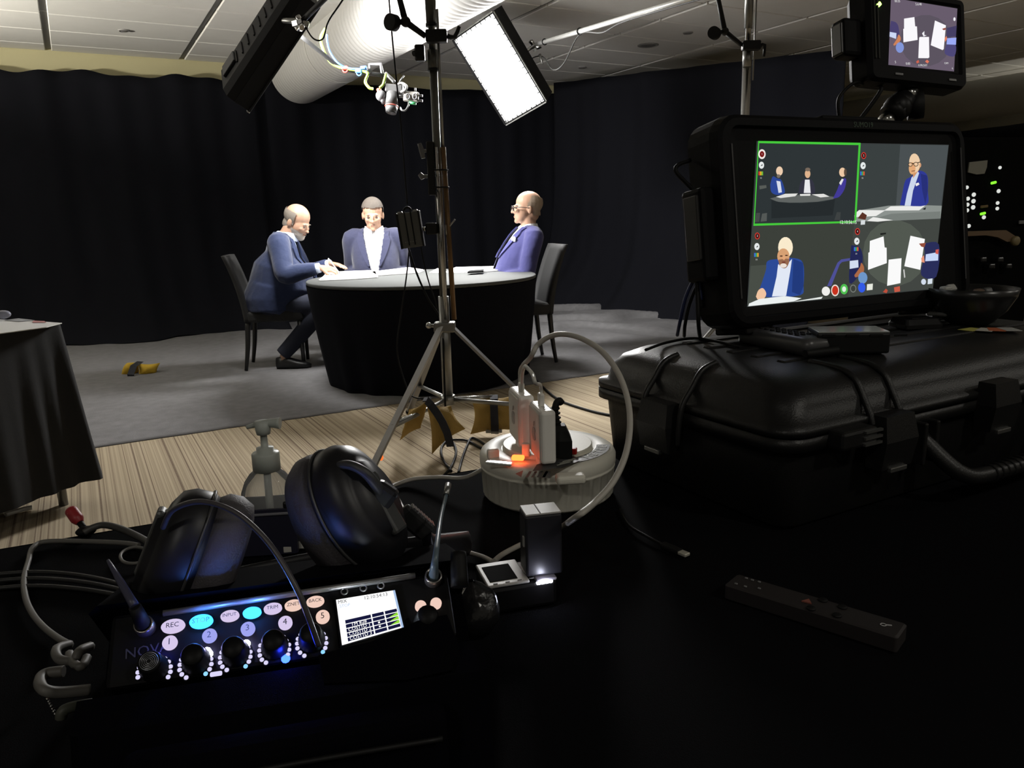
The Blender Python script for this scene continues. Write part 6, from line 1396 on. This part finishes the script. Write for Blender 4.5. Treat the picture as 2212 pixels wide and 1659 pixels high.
gtext('00:35', 815, 18, 34); gtext('5.6:48', 1085, 58, 34); gtext('5', 790, 798, 34); gtext('0:00', 950, 818, 34); gtext('0 PROXY', 1140, 840, 30); gtext('CAM', 1440, 812, 26); gtext('6', 1518, 878, 30)
pic.build('screen_picture', None, scr2, fix=False)
mon = mon_keep
# tilting mount between the monitors
mt0 = MM @ V((MI @ atplane(2005, 262, mo-MZ*.03, MZ))); tp = MM @ V(((br_+bl)/2+.115, btp+.002, -.034))
tt = thing('tilt_mount', 'black and chrome tilting mount joining the small monitor to the large one', 'monitor mount', T(tp)); I = Matrix.Translation(-tp)
s0 = SM @ V(((x0_+x1_)/2-.006, y0_-.027, -.020))
md_ = (tp+s0)/2
MB(I).cyl(tp, tp+(md_-tp)*.55, .0135, n=20).build('lower_post', M_CHROME, tt)
MB(I).cyl(s0-(s0-md_)*.45, s0, .012, n=20).build('upper_post', M_CHROME, tt)
mb = MB(I); mb.cyl(tp+(md_-tp)*.5, md_, .019, .021, n=20); mb.ball(md_, .022); mb.cyl(md_, s0-(s0-md_)*.4, .020, .017, n=20); mb.build('joint_body', M_BLACKPLASTIC, tt)
kc = md_+SX*.030+SY*.004
MB(I).cyl(md_, kc, .010).build('knob_shaft', M_BLACKPLASTIC, tt)
mb = MB(I); mb.cyl(kc-SX*.004-SZ*.004, kc+SX*.013+SZ*.012, .021, n=12); mb.build('locking_knob', M_RUBBER, tt)
wire('small_monitor_cable', 'black cable bowing left out of the small monitor down behind the large one', [SM @ V((x0_-.03, y0_-.024, -.022)), atd(1848, 178, 1.20), atd(1825, 195, 1.20), atd(1810, 222, 1.20), MM @ V(((bl+br_)/2+.035, btp-.004, -.045))], .0026, M_RUBBER)
wire('small_monitor_cable', 'short straight black cable dropping from the small monitor to the large one', [SM @ V((x0_-.004, y0_-.022, -.030)), atd(1903, 195, 1.215), MM @ V(((bl+br_)/2+.062, btp-.002, -.048))], .0032, M_RUBBER)

# ================================================================== equipment rack at the right
rk0 = atd(2108, 430, 1.76); rkx = 1.585
rf = frame(V((rk0.x, rk0.y, DT)), R0*math.cos(R(14))+F0*math.sin(R(14)), F0*math.cos(R(14))-R0*math.sin(R(14)), Z)
RI_ = rf.inverted(); rp0 = V((rk0.x, rk0.y, DT)); rny = (rf.to_3x3() @ V((0, -1, 0)))
def RK(px, py, o=0): q = RI_ @ atplane(px, py, rp0, rny); return V((q.x, q.y+o, q.z))
rk = thing('equipment_rack', 'dark rack of control gear with white and green lamps at the right edge', 'equipment rack', rf)
ra, rb = RK(2060, 640), RK(2250, 330)
MB().box(((-.10+.16)/2, .13, .26), (.30, .26, .52), .006).build('cabinet', mat('rack_black', (.0035, .0035, .0035), .9, spec=.05), rk)
cw_ = crop2 = lambda x, y: (2000+.14471*x, 240+.14471*y)
RKW = glow('rack_lamp_white', (.72, .74, .70), 1.0); RKG = glow('rack_lamp_green', (.20, .85, .03), 1.6)
for x, y, r_ in ((597, 1140, 1.0), (700, 1248, 1.15), (612, 1308, 1.1), (695, 1345, 1.2), (605, 1397, 1.1), (553, 1445, .7), (690, 1437, 1.2), (600, 1482, 1.1), (540, 1530, .9), (1070, 1195, 1.1), (1055, 1372, 1.0), (1050, 1455, 1.0), (850, 1585, 1.1), (1090, 845, .9), (430, 1700, 1.0), (560, 1720, 1.2), (625, 1715, 1.1)):
    q = RK(*cw_(x, y), -.003)
    if q.z > .02: MB(T(q)).ball((0, 0, 0), (.0046*r_, .003, .0042*r_), 10, 8).build('lamp', RKW, rk)
for x, y in ((995, 1070), (835, 1530)):
    q = RK(*cw_(x, y), -.003); MB(T(q)).box((0, 0, 0), (.015, .004, .006), .002, rot=RY(R(-10)).to_3x3()).build('lamp', RKG, rk)
q = RK(*cw_(855, 1425), -.003); MB(T(q)).box((0, 0, 0), (.020, .004, .006), .001, rot=RY(R(-4)).to_3x3(), seg=1).build('amber_key', mat('amber_key', (.20, .13, .05), .5), rk)
q = [RK(*cw_(x, y), -.002) for x, y in ((625, 765), (895, 735), (885, 840), (850, 935), (735, 948), (605, 915))]
mb = MB(); mb.rings([[p for p in q], [p+V((0, -.003, 0)) for p in q]], False); mb.build('paper_label', mat('worn_paper_label', (.26, .25, .20), .7), rk)
rim = [RK(x, y, -.008) for x, y in ((2072, 500), (2158, 497), (2178, 510), (2178, 520), (2160, 522), (2140, 512), (2115, 508), (2072, 510))]
mb = MB(); mb.rings([[p for p in rim], [p+V((0, -.012, 0)) for p in rim]], False); mb.build('tan_trim', mat('tan_trim', (.16, .10, .055), .5), rk)
q = RK(2175, 520, -.02); MB(T(q) @ RX(R(90))).lathe([(.011, -.004), (.011, .006), (.008, .009), (.001, .009)], 20).build('tan_knob', mat('tan_knob', (.22, .17, .08), .5), rk)
q = RK(2204, 480, -.006); MB(T(q)).box((0, 0, 0), (.022, .004, .008), .001).build('grey_key', mat('grey_key', (.16, .16, .16), .5), rk)
for k in range(4):
    q = RK(2110+18*k, 560+14*(k % 2), -.012); MB(T(q)).box((0, 0, 0), (.016, .02, .012), .003).build('switch', M_SATIN, rk)

# ================================================================== remote strip, cable ends on the desk
q = [atz(1556, 1262, DT+.014), atz(1602, 1240, DT+.014), atz(1966, 1346, DT+.014), atz(1934, 1380, DT+.014)]
c = sum(q, V())/4; x = ((q[2]-q[1])+(q[3]-q[0])).normalized(); f = frame(V((c.x, c.y, DT)), x, Z.cross(x), Z)
L_ = ((q[2]-q[1]).length+(q[3]-q[0]).length)/2; wd = .030
t = thing('remote_control', 'long slim black remote control lying on the dark desk at the lower right', 'remote control', f)
mb = MB(); mb.rings([rrect(-L_/2, -wd/2, L_/2, wd/2, .003, 0), rrect(-L_/2, -wd/2, L_/2, wd/2, .003, .013), rrect(-L_/2+.002, -wd/2+.002, L_/2-.002, wd/2-.002, .002, .0145)], False); mb.build('body', mat('remote_charcoal', (.021, .018, .018), .55, spec=.3), t)
def RMT(px, py): return f.inverted() @ atz(px, py, DT+.0148)
for px, py, kind_ in ((1612, 1250, 0), (1625, 1254, 0), (1640, 1258, 0), (1590, 1262, 0), (1610, 1268, 0), (1640, 1272, 0), (1743, 1300, 1), (1778, 1297, 2), (1752, 1315, 2), (1808, 1330, 2), (1820, 1312, 2)):
    p = RMT(px, py)
    if kind_ == 0: MB(T(p)).box((0, 0, .0006), (.003, .002, .0014), .0004, seg=1).build('button', mat('grey_key', (.16, .16, .16), .5), t)
    elif kind_ == 1:
        mb = MB(T(p)); mb.prism([(-.004, -.003), (.005, -.002), (.000, .005)], .0012); mb.build('red_button', mat('dull_red', (.22, .07, .05), .5), t)
    else: MB(T(p)).lathe([(.0042, 0), (.0040, .0012), (.001, .0013)], 14).build('button', M_RUBBER, t)
p = RMT(1908, 1350); mb = MB(T(p) @ RZ(.5)); mb.torus((0, 0, .0003), .0022, .0005, n=14, m=4); mb.box((.0044, 0, .0003), (.005, .0012, .0006)); mb.build('emblem', mat('emblem_pale', (.42, .42, .42), .4), t)
wire('usb_lead', 'black lead with a bare metal usb tip lying on the dark desk', [atz(1340, 1100, DT+.003), atz(1360, 1135, DT+.003), atz(1400, 1160, DT+.003), atz(1430, 1176, DT+.003)], .0018, M_RUBBER)
p = atz(1430, 1176, DT+.004); q = atz(1478, 1196, DT+.004); x = (q-p).normalized(); f = frame(p, x, Z.cross(x), Z)
t = thing('usb_plug', 'small usb plug with a pale metal tip at the end of the black lead', 'plug', f)
l_ = (q-p).length
MB().box((l_*.42, 0, 0), (l_*.85, .010, .006), .002).build('grip', M_RUBBER, t); MB().box((l_*.98, 0, 0), (.011, .0085, .0035), .0006, seg=1).build('metal_tip', mat('pale_metal', (.6, .58, .5), .4, metal=.5), t)

# ================================================================== cables and tie at the left
M_GC = mat('mid_grey_cable', (.115, .11, .10), .55)
def D_(px, py, z=.004): p = atz(px, py, DT+z); return p
wire('grey_cable', 'pale grey cable curving down the left side of the desk to the cable bundle', [D_(300, 1178, .004), D_(250, 1172), D_(110, 1169), D_(72, 1182), D_(62, 1210), D_(52, 1250), D_(55, 1290), D_(70, 1325), D_(95, 1355), D_(125, 1378), D_(150, 1392, .010)], .0030, M_GC)
wire('grey_cable', 'grey cable running from the red cable tie towards the left ear cup', [D_(182, 1150, .006), D_(200, 1140, .010), D_(225, 1134, .012), D_(260, 1142, .010), D_(300, 1160, .006), D_(330, 1178, .004)], .0042, mat('dark_grey_cable', (.05, .048, .045), .5))
wire('grey_cable', 'small loop of thin pale cable on the desk left of the headphones', [D_(318, 1186), D_(290, 1182), D_(268, 1190), D_(260, 1202), D_(268, 1214), D_(290, 1217), D_(315, 1210)], .0018, M_GC)
for k, (dy, lab) in enumerate(((0, 'upper'), (14, 'middle'), (30, 'lower'))):
    wire('dark_cable', lab+' of the three dark cables sweeping across the desk at the far left', [D_(-60, 1246+dy), D_(60, 1236+dy), D_(150, 1240+dy), D_(230, 1254+dy*.9), D_(290, 1274+dy*.7), D_(330, 1296+dy*.5)], .0024, mat('charcoal_cable', (.014, .014, .014), .5))
zc_ = [(150, 1392, .02), (122, 1402, .03), (128, 1424, .03), (160, 1426, .03), (172, 1406, .035), (196, 1396, .03)]
wire('cable_coil', 'upper loop of thick pale cable at the left end of the sound bag', [D_(*p) for p in zc_], .0038, M_GC)
wire('cable_coil', 'second loop of thick pale cable just below the upper one at the left', [D_(150, 1412, .03), D_(158, 1432, .03), D_(176, 1440, .03), D_(188, 1420, .03)], .0036, M_GC)
wire('cable_coil', 'long lower loop of thick pale cable at the left end of the sound bag', [D_(138, 1450, .035), D_(100, 1455, .035), D_(86, 1470, .035), D_(95, 1490, .035), D_(130, 1496, .03), D_(195, 1490, .025)], .0044, M_GC)
wire('cable_coil', 'lowest stub of thick pale cable by the lower left of the sound bag', [D_(196, 1520, .03), D_(160, 1526, .035), D_(136, 1536, .035), D_(132, 1552, .03)], .0040, mat('dim_cable', (.06, .063, .05), .55))
mb = MB(); a, b = D_(92, 1490, .02), D_(122, 1548, .02)
for k in range(12): mb.ball(a+(b-a)*k/11-a, .0013, 6, 4)
o = mb.build('bead_chain', mat('chain_steel', (.4, .4, .4), .3, metal=1)); o.location = a; tag(o, 'thin steel bead chain hanging below the cable loops at the left', 'chain', kind='stuff')
for k in range(9):
    pass
a, b = D_(148, 1098, .050), D_(182, 1142, .006)
a = atd(150, 1098, (b-CAM).dot(FWD)+.01)
t = thing('cable_tie', 'red rubber cable tie sticking up over the far edge of the desk', 'cable tie', T(b)); I = Matrix.Translation(-b); x = (a-b).normalized()
f = I @ frame((a+b)/2, x, x.cross(F0).normalized() if False else Z.cross(F0))
Lt = (a-b).length
mb = MB(I); mb.tube([b+x*.010, b+x*.014, b+(a-b)*.5, a-x*.004, a], [.0045, .0068, .0078, .0076, .0035], n=14, k=4); mb.build('tongue', mat('red_rubber', (.32, .02, .025), .45), t)
mb = MB(I); mb.tube([b-x*.004, b+x*.012], .004, n=8, k=1); mb.build('neck', M_RUBBER, t)
MB(I).ball(b-x*.004+V((0, 0, 0)), (.012, .009, .006)).build('loop_end', M_RUBBER, t)
MB(I).ball(a-x*.006-F0*.0065, (.0022, .0012, .0022)).build('hole_rim', mat('pink_rubber', (.5, .12, .12), .5), t)
